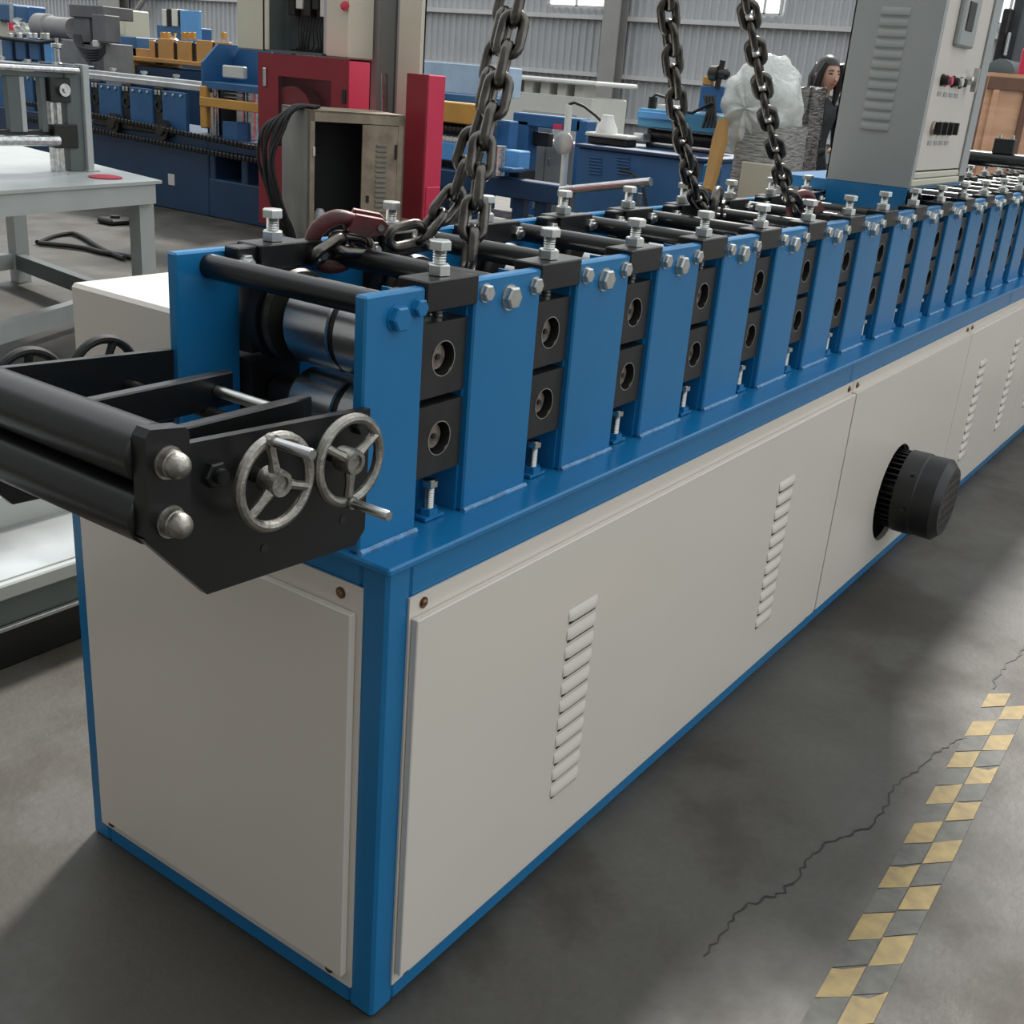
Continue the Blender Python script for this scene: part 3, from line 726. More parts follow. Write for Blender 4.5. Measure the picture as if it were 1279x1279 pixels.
lf = thing('steel_channel_frame', 'low grey steel channel frame with bright galvanised sheet beside the machine', 'frame', (0.5, 1.5, 0))
fy = 1.39
def ZF(px, py, y=fy): return PX(px, py, 1, y)
zz = [ZF(50, v).z for v in (818, 771, 741, 720, 640)]
zz = [0.0, ZF(50, 770).z, ZF(50, 735).z, ZF(50, 716).z]
MB().bbox(-1.2, 3.2, fy, fy + 0.6, 0.0, zz[1], 0.004).build('bottom_channel', black, lf)
MB().bbox(-1.2, 3.2, fy - 0.006, fy + 0.006, zz[1] - 0.004, zz[1] + 0.006, 0.001).build('edge_strip', galv, lf)
MB().bbox(-1.2, 3.2, fy + 0.012, fy + 0.6, zz[1], zz[2], 0.004).build('web_plate', framegrey, lf)
MB().bbox(-1.2, 3.2, fy - 0.002, fy + 0.6, zz[2], zz[3], 0.004).build('flange_plate', tablegrey, lf)
MB().box(-1.2, 3.2, fy + 0.02, fy + 0.30, zz[3], zz[3] + 0.004).build('galvanised_sheet', galv, lf)
MB().bbox(-1.2, 3.2, fy + 0.30, fy + 0.34, zz[3], zz[3] + 0.09, 0.004).build('back_rail', tablegrey, lf)

# ------------------------------------------------------------------ machines and furniture beyond
def slab(t, name, mm, x, d, px0, py0, px1, py1, c=0.01):
    y0, y1, z0, z1 = RX(x, px0, py0, px1, py1)
    return MB().bbox(x, x + d, y0, y1, z0, z1, min(c, d / 3, (y1 - y0) / 3, (z1 - z0) / 3)).build(name, mm, t)


X2 = 5.91
m2 = thing('navy_roll_former', 'dark navy roll former with chain drive along its side', 'machine', (X2, 8.5, 0))
yr, yl = 6.25, 13.2
MB().bbox(X2, X2 + 0.9, 7.35, yl, 0, 0.70, 0.01).build('base', navy, m2)
MB().bbox(X2, X2 + 0.9, yr, 7.35, 0, 0.34, 0.01).bbox(X2, X2 + 0.9, yr, 7.35, 0.58, 0.70, 0.01).bbox(X2 + .006, X2 + 0.89, 7.27, 7.345, 0.3, 0.6, 0.01).bbox(X2 + .006, X2 + 0.89, 6.85, 6.93, 0.3, 0.6, 0.01).bbox(X2 + .5, X2 + 0.9, yr, 7.35, 0.3, 0.6, 0.01).build('end_frame', navy, m2)
MB().bbox(X2 + 0.30, X2 + 0.31, 6.95, 7.2, 0.36, 0.44, 0.002).build('paper_bundle', white, m2)
MB().bbox(X2 - 0.004, X2, PX(213, 225, 0, X2).y - 0.06, PX(213, 225, 0, X2).y + 0.03, 0.22, 0.32, 0.001).build('rating_plate', white, m2)
for k in range(11):
    yc = 7.66 + k * 0.47
    p = MB().bbox(X2 + 0.02, X2 + 0.06, yc, yc + 0.33, 0.70, 1.04, 0.005).build('stand_plate', midblue, m2)
    for dy in (0.06, 0.165, 0.27): hexhead((X2 + 0.02, yc + dy, 1.01), (-1, 0, 0), 0.015, 0.012).build('hex_bolt', zinc, p)
    b = MB().bbox(X2 + 0.04, X2 + 0.12, yc + 0.335, yc + 0.465, 0.70, 1.06, 0.004).build('bearing_block', blockm, m2)
    MB().lathe((X2 + 0.04, yc + 0.40, 0.90), (-9, yc + 0.40, 0.90), [(0, 0.055), (0.012, 0.055), (0.012, 0.03), (0.0, 0.03)], 18, caps=False).build('bearing_ring', darksteel, b)
    for dy in (0.36, 0.41): MB().bbox(X2 + 0.025, X2 + 0.045, yc + dy, yc + dy + 0.032, 0.995, 1.035, 0.003).build('clamp_nut', zinc, b)
    MB().cyl((X2 + 0.25, yc + 0.40, 1.06), (X2 + 0.25, yc + 0.40, 1.17), 0.018, 8).lathe((X2 + 0.25, yc + 0.40, 1.16), (X2 + 0.25, yc + 0.40, 2), [(0, 0.035), (0.02, 0.035)], 6).build('adjusting_bolt', zinc, b)
for dx, z in ((0.05, 1.09), (0.17, 1.12), (0.30, 1.115)): MB().bbox(X2 + dx, X2 + dx + 0.06, 7.4, yl, z - 0.025, z + 0.025, 0.006).build('top_rail', galv, m2)
for z0, z1, seed in ((0.62, 0.72, 3), (0.52, 0.60, 5)):
    random.seed(seed); m = MB(); yy = 6.4
    while yy < 10.2:
        zc = (z0 + z1) / 2 + (0.10 if z0 > .6 else 0.06) * min(1, max(0, (yy - 6.8) / 2.6)); m.bbox(X2 - 0.07, X2 - 0.035, yy, yy + 0.036, zc - 0.022, zc + 0.022, 0.008); yy += 0.05
    m.build('drive_chain', darksteel, m2)
for yc in (8.63, 7.92): MB().lathe((X2 + 0.0, yc, 0.70), (-9, yc, 0.70), [(0, 0.09), (0.06, 0.09), (0.06, 0.05), (0.075, 0.045)], 22).build('sprocket', darksteel, m2)
random.seed(11)
slab(m2, 'chain_guide', darksteel, X2 - 0.03, 0.04, 116, 152, 215, 163)
# shear station of the navy machine
ps = bpy.data.objects.new('shear_station', None); COL.objects.link(ps); ps.parent = m2; ORG[ps.name] = ORG[m2.name]; ps['label'] = 'yellow framed shear station under a blue angled hood'
X3 = X2 - 0.02
y0, y1, z0, z1 = RX(X3, 251, 62, 326, 106)
MB().prism([(y0, z0), (y1, z0), (y1, z1 - 0.10), (y1 - 0.12, z1 + 0.04), (y0, z1 + 0.04)], 0, X3 + 0.35, X3 + 0.39).build('hood_back', midblue, ps)
for yy in (y1 - 0.025, y0): MB().prism([(X3, z0), (X3 + 0.4, z0), (X3 + 0.4, z1 + 0.04), (X3 + 0.18, z1 + 0.04), (X3, z1 - 0.12)], 1, yy, yy + 0.025).build('hood_side', midblue, ps)
MB().bbox(X3, X3 + 0.4, y0, y1, z0 - 0.05, z0 + 0.01, 0.004).build('hood_floor', midblue, ps)
slab(ps, 'paper_stack', white, X3 + 0.1, 0.05, 277, 82, 304, 98)
for a, b in ((249, 257),): slab(ps, 'yellow_post', yellow, X3 - 0.02, 0.06, a, 107, b, 160)
MB().bbox(X3 - 0.03, X3 + 0.03, y0 + 0.0, y1, PX(290, 137, 0, X3).z, PX(290, 125, 0, X3).z, 0.006).build('yellow_beam', yellow, ps)
for a, b in ((262, 275), (296, 308), (313, 320)):
    p0 = PX((a + b) / 2, 120, 0, X3 + 0.2); MB().cyl((X3 + 0.2, p0.y, 0.70), (X3 + 0.2, p0.y, z0 - 0.04), 0.05, 16).build('guide_column', steel, ps)
slab(ps, 'blade_block', midblue, X3 + 0.02, 0.2, 277, 152, 297, 176)
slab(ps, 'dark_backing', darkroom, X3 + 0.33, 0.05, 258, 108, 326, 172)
for k in range(4): slab(ps, 'spring_stack', zinc, X3 + 0.12, 0.05, 279, 110 + k * 5, 302, 113 + k * 5)

X4 = 10.0
m4 = thing('orange_roll_former', 'orange plated roll former with navy side skirt near back wall', 'machine', (X4, 12.5, 0))
MB().bbox(X4, X4 + 0.9, RX(X4, 165, 75, 300, 110)[0], RX(X4, 165, 75, 300, 110)[1], 0, 1.12, 0.01).build('base', navy, m4)
slab(m4, 'end_box', orange, X4 - 0.05, 0.9, 133, 72, 165, 100)
slab(m4, 'bed_strip', orange, X4 - 0.04, 0.9, 165, 74, 262, 80)
for a, b, t in ((186, 192, 50), (197, 215, 48), (221, 238, 51), (245, 264, 50), (268, 286, 52)):
    p = slab(m4, 'stand_plate', orange, X4, 0.06, a, t, b, t + 29)
for a in (194.5, 218, 241, 266): slab(m4, 'bearing_block', blockm, X4 + 0.03, 0.1, a - 2.5, 53, a + 2.5, 80)
for a in (200, 206, 226, 232, 238, 276): slab(m4, 'adjusting_bolt', yellow, X4 + 0.1, 0.05, a, 40, a + 4, 49, 0.004)
c = PX(217, 46, 0, X4 + 0.1); MB().lathe((X4 + 0.1, c.y, c.z - 0.1), (X4 + 0.1, c.y, 9), [(0, 0.06), (0.06, 0.07), (0.09, 0.03), (0.15, 0.05)], 12).build('oil_cup', zinc, m4)
slab(m4, 'feed_guide', orange, X4 + 0.02, 0.3, 160, 60, 186, 77)
slab(m4, 'side_cabinet', midblue, X4 + 0.02, 0.5, 140, 45, 170, 70)

c5 = thing('operator_cabinet', 'bright sky blue cabinet door open beside black and white posts', 'cabinet', (11.5, 13.5, 0))
slab(c5, 'open_door', skyblue, 11.5, 0.05, 225, 13, 249, 52)
slab(c5, 'door_frame', white, 11.5, 0.3, 202, 11, 207, 33); slab(c5, 'inner_panel', darkroom, 11.52, 0.28, 207, 11, 214, 33)
slab(c5, 'door_frame', white, 11.5, 0.3, 214, 11, 221, 33); slab(c5, 'inner_panel', darkroom, 11.52, 0.28, 221, 12, 225, 32)
slab(c5, 'base', midblue, 11.53, 0.5, 196, 32, 234, 60); y0, y1, z0, z1 = RX(11.5, 196, 50, 249, 60); MB().bbox(11.55, 12.0, y0, y1, 0, z1, 0.01).build('stand', navy, c5)
y0, y1, z0, z1 = RX(12.5, 128, 11, 158, 46)
t = thing('cream_cabinet', 'plain cream box cabinet standing before the grey wall column', 'cabinet', (12.6, (y0 + y1) / 2, 0))
MB().bbox(12.5, 13.0, y0, y1, z0, z1, 0.02).build('cabinet_body', creamcol, t); MB().bbox(12.55, 12.95, y0 + .05, y1 - .05, 0, z0 + 0.01, 0.02).build('cabinet_stand', navy, t)
y0, y1, z0, z1 = RX(12.5, 131, 14, 155, 43); MB().bbox(12.49, 12.502, y0, y1, z0, z1, 0.004).build('cabinet_door', creamcol, t)

X6 = 8.2
m6 = thing('blue_stand_machine', 'row of faded blue roll stands with pale bolts behind roller stand', 'machine', (X6, 13.0, 0))
for a, b in ((2, 14), (19, 31), (36, 48)): slab(m6, 'stand_plate', midblue, X6, 0.06, a, 47, b, 75)
slab(m6, 'end_plate', skyblue, X6 - 0.05, 0.05, 55, 53, 63, 82)
for a in (15, 32, 50): slab(m6, 'bearing_block', blockm, X6 + 0.03, 0.1, a, 48, a + 4, 76)
y0, y1, _, z1 = RX(X6, -60, 75, 66, 85); MB().bbox(X6 + .005, X6 + 0.55, y0, y1, 0, z1, 0.01).build('base', navy, m6)
for a in (9, 21, 33, 40, 50, 55): slab(m6, 'adjusting_bolt', zinc, X6 + 0.1, 0.05, a, 41, a + 3, 50, 0.003)
MB().tube([PX(a, b, 0, X6 - 0.05) for a, b in ((0, 47), (25, 50), (50, 53), (75, 50))], 0.025, 8).build('air_hose', rubber, m6)
c = PX(72, 66, 0, X6 - 0.4); MB().lathe((c.x, c.y, c.z - 0.17), (c.x, c.y, 9), [(0, 0.06), (0.05, 0.05), (0.06, 0.035), (0.22, 0.035), (0.23, 0.07), (0.27, 0.07), (0.28, 0.02), (0.34, 0.02)], 14).build('air_regulator', zinc, m6)
slab(m6, 'regulator_base', navy, X6 - 0.5, 0.3, 50, 79, 92, 100)
y0, y1, _, z1 = RX(X6 - 0.5, 50, 97, 92, 100); MB().bbox(X6 - 0.45, X6, y0 + .05, y1 - .05, 0, z1, 0.01).build('pedestal', navy, m6)

X7 = 9.15
m7 = thing('hydraulic_unit', 'grey hydraulic power unit with drooping hoses over roller stand', 'machine', (X7, 12.3, 0))
dg = mat('dusty_dark_grey', (0.13, 0.13, 0.13), 0.6, var=0.15, scale=4)
slab(m7, 'valve_tower', dg, X7, 0.3, 92, 8, 112, 56); slab(m7, 'valve_block', dg, X7 - 0.1, 0.25, 115, 18, 131, 52); slab(m7, 'tower_cap', dg, X7 - 0.03, 0.5, 86, 6, 128, 22)
a = PX(48, 32, 0, X7 + 0.1); b = PX(92, 36, 0, X7 + 0.1)
MB().lathe(a, b, [(0, 0.08), (0.02, 0.17), (0.28, 0.17), (0.30, 0.14), ((b - a).length, 0.14)], 20).build('pump_motor', mat('dusty_grey', (0.30, 0.29, 0.28), 0.6, var=0.1), m7)
for k in range(5):
    q = [PX(92 + k * 2, 44, 0, X7 - 0.1), PX(97 + k * 2, 56 + k * 2, 0, X7 - 0.15), PX(110, 62 + k * 3, 0, X7 - 0.18), PX(123, 62 + k * 3, 0, X7 - 0.15), PX(131, 57 + k * 2, 0, X7 - 0.05)]
    MB().tube(smooth(q), 0.018, 8).build('hydraulic_hose', rubber, m7)
MB().tube([PX(93, 50, 0, X7 - 0.1), PX(105, 70, 0, X7 - 0.2), PX(122, 90, 0, X7 - 0.2)], 0.022, 8).build('hydraulic_hose', rubber, m7)
y0, y1, _, z1 = RX(X7, 45, 50, 128, 60); MB().bbox(X7, X7 + 0.5, y0, y1, 0, z1, 0.01).build('tank', mat('dusty_grey_b', (0.22, 0.22, 0.215), 0.6, var=0.1), m7)
slab(m7, 'pale_fitting', white, X7 - 0.12, 0.05, 115, 50, 121, 59, 0.01)
y0, y1, z0, z1 = RX(9.6, -10, 4, 14, 26); t = thing('blue_box_machine', 'blue boxy machine head with red tipped lever by the wall', 'machine', (9.7, y0, 0))
MB().bbox(9.6, 10.2, y0, y1, z0, z1, 0.02).build('machine_head', midblue, t); MB().bbox(9.7, 10.1, y0, y1, 0, z0, 0.02).build('machine_body', creamcol, t)
slab(t, 'hood_wing', midblue, 9.62, 0.05, 20, 8, 34, 28)
MB().cyl(PX(15, 28, 0, 9.5), PX(14, 4, 0, 9.5), 0.03, 8).build('lever', tablegrey, t); MB().cyl(PX(15, 38, 0, 9.5), PX(14, 28, 0, 9.5), 0.05, 8).build('lever_grip', red, t)
y0, y1, z0, z1 = RX(9.2, 16, 20, 36, 48)
m = MB(); v = []; f = []
for i in range(9):
    for j in range(9):
        v.append((9.25 + random.uniform(-.07, .07), y0 + (y1 - y0) * i / 8, z0 + (z1 - z0) * (j / 8) * (0.55 + 0.45 * (i / 8))))
for i in range(8):
    for j in range(8): f.append((i * 9 + j, i * 9 + j + 1, i * 9 + j + 10, i * 9 + j + 9))
m.add(v, f); mm = len(v); m.add([(a + 0.25, b, c) for a, b, c in v], [q[::-1] for q in f])
t = thing('sheeted_machine', 'navy machine under a crumpled clear plastic sheet by the wall', 'machine', (9.4, (y0 + y1) / 2, 0))
m.build('plastic_sheet', film, t); MB().bbox(9.2, 9.6, y0, y1, 0, z0 + 0.06, 0.01).build('machine_body', navy, t)

# column with fire hose cabinets and the open electrical box
XC = 6.1
col = MB()
ya, yb_, yc_, yd = (PX(p, 60, 0, XC).y for p in (435, 472, 500, 527))
col.box(XC, XC + 0.03, yb_, ya, 0, 6).box(XC - 0.02, XC + 0.30, yc_ - 0.0, yc_ + 0.02, 0, 6).box(XC + 0.27, XC + 0.30, yc_, ya, 0, 6)
struct(col.build('trim_1', colm), 'steel building column between the red cabinets')
struct(MB().box(XC - 0.02, XC + 0.02, yd, yc_, 0, 6).build('trim_2', creamcol), 'cream flange of the steel building column')
struct(MB().box(XC + 0.2, XC + 0.22, yc_, yb_, 0, 6).build('trim_3', framegrey), 'dark web of the steel building column')
rodp = [PX(488, 143, 0, XC + 0.02), PX(480, 92, 0, XC + 0.1)]
rodp[0].z = 0.0; tag(MB().tube(rodp, 0.025, 8).build('steel_bar', zinc), 'thin steel bar leaning in the column recess', 'bar')

XR = 5.5
r1 = thing('fire_hose_cabinet', 'red fire hose cabinet with glazed door showing a hose reel', 'cabinet', (XR, 5.8, 0), group=None)
y0, y1, z0, z1 = RX(XR, 323, 66, 435, 195); z0 = 0.12; z1 = 1.43
MB().box(XR + 0.005, XR + 0.24, y0, y0 + 0.01, z0, z1).box(XR + 0.005, XR + 0.24, y1 - 0.01, y1, z0, z1).box(XR + 0.005, XR + 0.24, y0, y1, z1 - 0.01, z1).box(XR + 0.005, XR + 0.24, y0, y1, z0, z0 + 0.01).box(XR + 0.23, XR + 0.24, y0, y1, z0, z1).build('cabinet_body', red, r1)
wy0, wy1, wz0, wz1 = RX(XR, 348, 98, 414, 150); wz0 = 0.75
d = MB().box(XR - 0.005, XR + 0.005, y0, wy0, z0, z1).box(XR - 0.005, XR + 0.005, wy1, y1, z0, z1).box(XR - 0.005, XR + 0.005, wy0, wy1, wz1, z1).box(XR - 0.005, XR + 0.005, wy0, wy1, z0, wz0).build('cabinet_door', shaded_red, r1)  # door in the darkened red, its shade put into the colour
MB().box(XR - 0.002, XR + 0.002, wy0, wy1, wz0, wz1).build('door_glass', mat('clear_pane', (0.1, 0.1, 0.1), 0.05, var=0, alpha=0.10), d)
MB().bbox(XR - 0.02, XR - 0.004, y1 - 0.10, y1 - 0.065, 1.18, 1.32, 0.006).build('door_latch', zinc, d)
MB().bbox(XR - 0.015, XR - 0.004, y0 + 0.02, y0 + 0.06, 1.12, 1.22, 0.003).build('door_hinge', blockm, d)
c = PX(372, 133, 0, XR + 0.1); MB().lathe((XR + 0.03, c.y, c.z - 0.08), (XR + 1, c.y, c.z - 0.08), [(0, 0.23), (0.02, 0.23), (0.02, 0.17), (0.12, 0.17), (0.12, 0.23), (0.14, 0.23)], 28).build('hose_reel', shaded_red, r1)
MB().box(XR + 0.05, XR + 0.2, y0 + 0.05, y1 - 0.05, 0, z0).build('cabinet_stand', shaded_red, r1)
r2 = thing('fire_equipment_box', 'tall narrow red fire box standing beyond the rusty cabinet', 'cabinet', (5.7, 4.75, 0))
y0, y1 = PX(530, 180, 0, 5.7).y, PX(505, 180, 0, 5.7).y; zt = PX(530, 93, 0, 5.7).z; zb = PX(530, 277, 0, 5.7).z
MB().box(5.70, 5.72, y0, y1, zb, zt).build('box_front', shaded_red, r2)  # front sheet darker than the body to paint its shaded side
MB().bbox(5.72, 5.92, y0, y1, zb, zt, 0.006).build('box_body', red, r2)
MB().bbox(5.74, 5.90, y0 - 0.012, y0 + 0.002, zb + 0.02, zb + 0.25, 0.005).build('lower_hatch', red, r2)
MB().box(5.73, 5.77, y0 + 0.02, y0 + 0.06, 0, zb).build('box_leg', white, r2); MB().box(5.83, 5.87, y1 - 0.06, y1 - 0.02, 0, zb).build('box_leg', white, r2)

e1 = thing('open_electrical_box', 'open electrical cabinet with wiring hanging on the building column', 'cabinet', (5.85, 6.3, 1.42))
XE = 5.80
slab(e1, 'side_door', creamcol, XE, 0.03, 295, -60, 334, 62)
y0, y1, z0, z1 = RX(XE + 0.05, 334, -60, 409, 66)
MB().box(XE + 0.22, XE + 0.24, y0, y1, z0, z1).box(XE, XE + 0.24, y0, y1, z0 - 0.01, z0 + 0.01).box(XE, XE + 0.24, y1 - 0.02, y1, z0, z1).build('box_shell', framegrey, e1)
MB().box(XE + 0.20, XE + 0.22, y0 + 0.02, y1 - 0.10, z0 + 0.03, z1).build('backplate', mat('dark_backplate', (0.07, 0.08, 0.08), 0.5, var=0.2), e1)
slab(e1, 'box_edge', creamcol, XE - 0.02, 0.28, 407, -60, 437, 72); slab(e1, 'box_frame', tablegrey, XE - 0.005, 0.02, 404, -60, 409, 68)
for i in range(12):
    yy = y0 + 0.06 + i * (y1 - y0 - 0.25) / 12
    MB().tube([(XE + 0.19, yy, z0 + 0.28), (XE + 0.16, yy - 0.01, z0 + 0.18), (XE + 0.17, yy + 0.03 * math.sin(i), z0 + 0.06), (XE + 0.18, yy + 0.03, z0 + 0.02)], 0.006, 6).build('wire', rubber, e1)
for i in range(5): MB().bbox(XE + 0.12, XE + 0.2, y0 + 0.08 + i * 0.09, y0 + 0.15 + i * 0.09, z0 + 0.28 + 0.05 * (i % 2), z0 + 0.42, 0.004).build('contactor', white if i % 3 == 0 else blockm, e1)
tag(MB().lathe(PX(428, 11, 0, XE - 0.035), PX(434, 3, 0, XE - 0.035), [(0, 0.02), (0.02, 0.035), (0.05, 0.03), (0.07, 0.012)], 7).build('red_rag', pink), 'red rag stuck on the cream edge of the electrical cabinet', 'rag')

# rusty cabinet
cA = PX(385, 300, 0, 4.7)
tc = thing('rusty_sheet_cabinet', 'rust stained beige metal cabinet with black open doorway and vented door', 'cabinet', (4.62, 4.80, 0), math.radians(63), local=True)
hC, wC, dC = 1.095, 0.70, 0.62      # front is local -X, the width runs to local -Y
fr = MB().box(0, 0.02, -0.045, 0, 0, hC).box(0, 0.02, -wC, -wC + 0.05, 0, hC).box(0, 0.02, -wC, 0, hC - 0.07, hC).box(0, 0.02, -wC, 0, 0, 0.05)
fr.build('front_frame', taupe, tc)
oldgrey = mat('aged_grey_side', (0.17, 0.165, 0.145), 0.6, col2=(0.25, 0.24, 0.21), scale=3)
MB().box(0, dC, -0.012, 0.0, 0, hC - 0.002).box(0, dC, -wC, -wC + 0.012, 0, hC - 0.002).box(dC - 0.012, dC, -wC, 0, 0, hC - 0.002).build('side_sheet', oldgrey, tc)
MB().box(0, dC, -wC, 0, hC - 0.012, hC).build('top_sheet', taupe, tc)
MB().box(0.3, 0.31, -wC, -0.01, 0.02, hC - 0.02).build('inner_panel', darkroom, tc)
d = MB().box(-0.006, 0.008, -wC + 0.055, -0.385, 0.055, hC - 0.075).build('vented_door', taupe, tc)
for k in range(18): MB().bbox(-0.016, -0.005, -0.565, -0.485, 0.30 + k * 0.034, 0.318 + k * 0.034, 0.003).build('vent_slat', oldgrey, d)
MB().bbox(-0.02, -0.005, -wC + 0.06, -wC + 0.075, 0.80, 0.90, 0.003).build('door_hinge', blockm, d); MB().bbox(-0.02, -0.004, -0.44, -0.42, 0.5, 0.55, 0.004).build('door_lock', blockm, d)
MB().bbox(-0.01, 0.012, -0.048, -0.03, 0.80, 0.86, 0.003).build('frame_hinge', zinc, tc); MB().lathe((0.1, -0.12, 0.30), (0.1, -0.12, 1), [(0, 0.06), (0.1, 0.05), (0.14, 0.02)], 12).build('plug_socket', tablegrey, tc)
random.seed(21)
for i in range(8):
    o = 0.022 * i; u_ = lambda: random.uniform(-0.022, 0.022)
    q = [(0.06 + o, -0.06 - o * .6, hC + 0.016), (0.10 + o, 0.01 + u_(), hC + 0.014), (0.12 + o + u_(), 0.07 + u_(), hC - 0.03 + u_()), (0.13 + o, 0.14 + o * 0.5 + u_(), hC - 0.14), (0.14 + o + u_(), 0.185 + o * 0.4 + u_(), hC - 0.34), (0.13 + o, 0.16 + o * 0.3 + u_(), hC - 0.57), (0.12 + o, 0.09 + o * 0.2 + u_(), hC - 0.77), (0.12 + o, 0.03, hC - 0.92)]
    MB().tube(smooth(q), random.choice((0.009, 0.011, 0.013)), 8).build('draped_cable', rubber, tc)

# press line beyond the red box
XP = 8.0
pl = thing('corrugating_press', 'blue press with yellow beam over black corrugated rolls', 'press', (XP, 5.6, 0))
slab(pl, 'yellow_beam', yellow, XP, 0.25, 535, 128, 603, 154)
slab(pl, 'upper_blue_beam', skyblue, XP + 0.05, 0.2, 535, 182, 648, 205); slab(pl, 'rear_beam', midblue, XP + 0.4, 0.1, 535, 118, 620, 128)
for r_, (q0, q1), mm in ((0, (154, 172), black), (1, (171, 181), white)):
    y0, y1, z0, z1 = RX(XP, 535, q0, 606, q1); k = int((y1 - y0) / 0.05); m = MB(); pr = []
    zc = (z0 + z1) / 2; hR = (z1 - z0) / 2
    m.lathe((XP + 0.1, y0, zc), (XP + 0.1, y1, zc), [(i * (y1 - y0) / (2 * k), hR if i % 2 else hR * 0.7) for i in range(2 * k + 1)], 18)
    m.build('corrugated_roll', mm, pl)
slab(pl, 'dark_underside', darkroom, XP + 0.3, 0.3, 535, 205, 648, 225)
slab(pl, 'lower_beam', navy, XP - 0.05, 0.2, 535, 222, 722, 246)
for a in (540, 590, 640, 668): 
    y0, y1, z0, z1 = RX(XP, a, 240, a + 14, 246); MB().bbox(XP, XP + 0.12, y0, y1, 0, z1, 0.01).build('leg', navy, pl)
for p0, p1 in ((533, 560), (618, 648)): slab(pl, 'post', midblue, XP + 0.25, 0.15, p0, 150, p0 + 16, 245)
y0, y1, z0, z1 = RX(XP, 535, 248, 660, 268); MB().bbox(XP + 0.1, XP + 0.2, y0, y1, 0.10, 0.16, 0.01).build('stretcher', galv, pl)
c = PX(625, 185, 0, XP - 0.1); MB().cyl((c.x, c.y, c.z - 0.25), (c.x, c.y, c.z + 0.02), 0.06, 14).build('hydraulic_cylinder', steel, pl)
slab(pl, 'cylinder_base', midblue, XP - 0.15, 0.2, 608, 208, 640, 214)
t = thing('clear_guard_cover', 'pale bluish plastic wrapped cover above the yellow beam', 'cover', (XP + 1.2, 6.5, 1.1))
slab(t, 'cover_sheet', mat('pale_blue_film', (0.42, 0.55, 0.68), 0.3, var=0.12, scale=4, bump=0.5, bscale=10), XP + 1.0, 0.5, 500, 78, 618, 116)
slab(t, 'cover_stand', framegrey, XP + 1.05, 0.4, 530, 116, 600, 128)
y0, y1, z0, z1 = RX(XP + 1.0, 530, 120, 600, 128); MB().bbox(XP + 1.1, XP + 1.4, y0, y1, 0, z1, 0.01).build('cover_base', navy, t)

XB = 8.9
bf = thing('blue_portal_frame', 'blue steel portal frame with small red tag', 'frame', (XB, 5.2, 0))
slab(bf, 'cross_beam', midblue, XB, 0.2, 640, 144, 725, 160); slab(bf, 'post', midblue, XB, 0.2, 640, 150, 656, 262); slab(bf, 'post', midblue, XB, 0.2, 715, 150, 728, 262)
slab(bf, 'red_tag', red, XB - 0.01, 0.01, 691, 155, 702, 161, 0.001); slab(bf, 'back_panel', white, XB + 0.25, 0.03, 660, 155, 690, 178); slab(bf, 'dark_unit', blockm, XB + 0.1, 0.1, 656, 165, 685, 182)
for p0 in (640, 715):
    y0, y1, z0, z1 = RX(XB, p0, 255, p0 + 15, 262); MB().bbox(XB, XB + 0.2, y0, y1, 0, z0 + .02, 0.01).build('foot', midblue, bf)
XG = 9.25
gc = thing('grey_locker', 'grey beige two door steel locker behind the blue portal', 'cabinet', (XG, 5.0, 0))
y0, y1, z0, z1 = RX(XG, 652, 176, 718, 222); MB().bbox(XG, XG + 0.4, y0, y1, 0, z1, 0.01).build('locker_body', mat('warm_grey_paint', (0.36, 0.345, 0.31), 0.5, var=0.05), gc)
ym = y0 + (y1 - y0) * 0.55
for a, b in ((y0 + 0.01, ym - 0.005), (ym + 0.005, y1 - 0.01)):
    d = MB().bbox(XG - 0.015, XG, a, b, 0.06, z1 - 0.02, 0.005).build('locker_door', MATS['warm_grey_paint'], gc); MB().bbox(XG - 0.03, XG - 0.014, b - 0.07, b - 0.05, z1 - 0.25, z1 - 0.17, 0.003).build('door_handle', zinc, d)

XL = 7.6
lb = thing('louvered_blue_machine', 'long blue machine bed with louvered side panel', 'machine', (XL, 4.0, 0))
yA, yB, zA, zB = PX(885, 230, 0, XL).y, PX(718, 230, 0, XL).y, 0.0, PX(800, 193, 0, XL).z
MB().bbox(XL, XL + 1.0, yA, yB, 0, zB, 0.01).build('bed_body', midblue, lb); MB().bbox(XL - 0.03, XL + 1.02, yA - 0.02, yB + 0.02, zB, zB + 0.03, 0.006).build('bed_top', navy, lb)
for cxx in (735, 770):
    for k in range(6): slab(lb, 'louver', midblue, XL - 0.015, 0.02, cxx, 196 + k * 4, cxx + 16, 198 + k * 4, 0.004)
MB().cyl(PX(700, 238, 0, XL - 0.5), PX(813, 227, 0, XL - 0.5), 0.035, 12).build('steel_tube', steel, lb); 
m = MB()
for p0 in (716, 800): 
    q = PX(p0, 238, 0, XL - 0.5); m.cyl((q.x, q.y, 0), (q.x, q.y, q.z - 0.02), 0.02, 8)
m.build('tube_stand', framegrey, lb)
MB().tube([PX(775, 213, 0, XL - 0.05), PX(790, 216, 0, XL - 0.1), PX(803, 232, 0, XL - 0.15), PX(808, 262, 0, XL - 0.15)], 0.014, 8).build('power_cable', rubber, lb)
wb = thing('white_flange_box', 'off-white box with conical cap sitting on the louvered blue machine', 'box', (XL + 0.3, 4.4, zB + 0.03))
q = [PX(730, 170, 0, XL + 0.2).y, PX(784, 170, 0, XL + 0.2).y]
zc = PX(757, 167, 0, XL + 0.2).z
MB().bbox(XL + 0.2, XL + 0.42, q[1], q[0], zB + 0.09, zc, 0.01).build('box_lid', white, wb); MB().bbox(XL + 0.22, XL + 0.41, q[1] + 0.02, q[0] - 0.02, zB + 0.03, zB + 0.09, 0.01).build('box_base', blockm, wb)
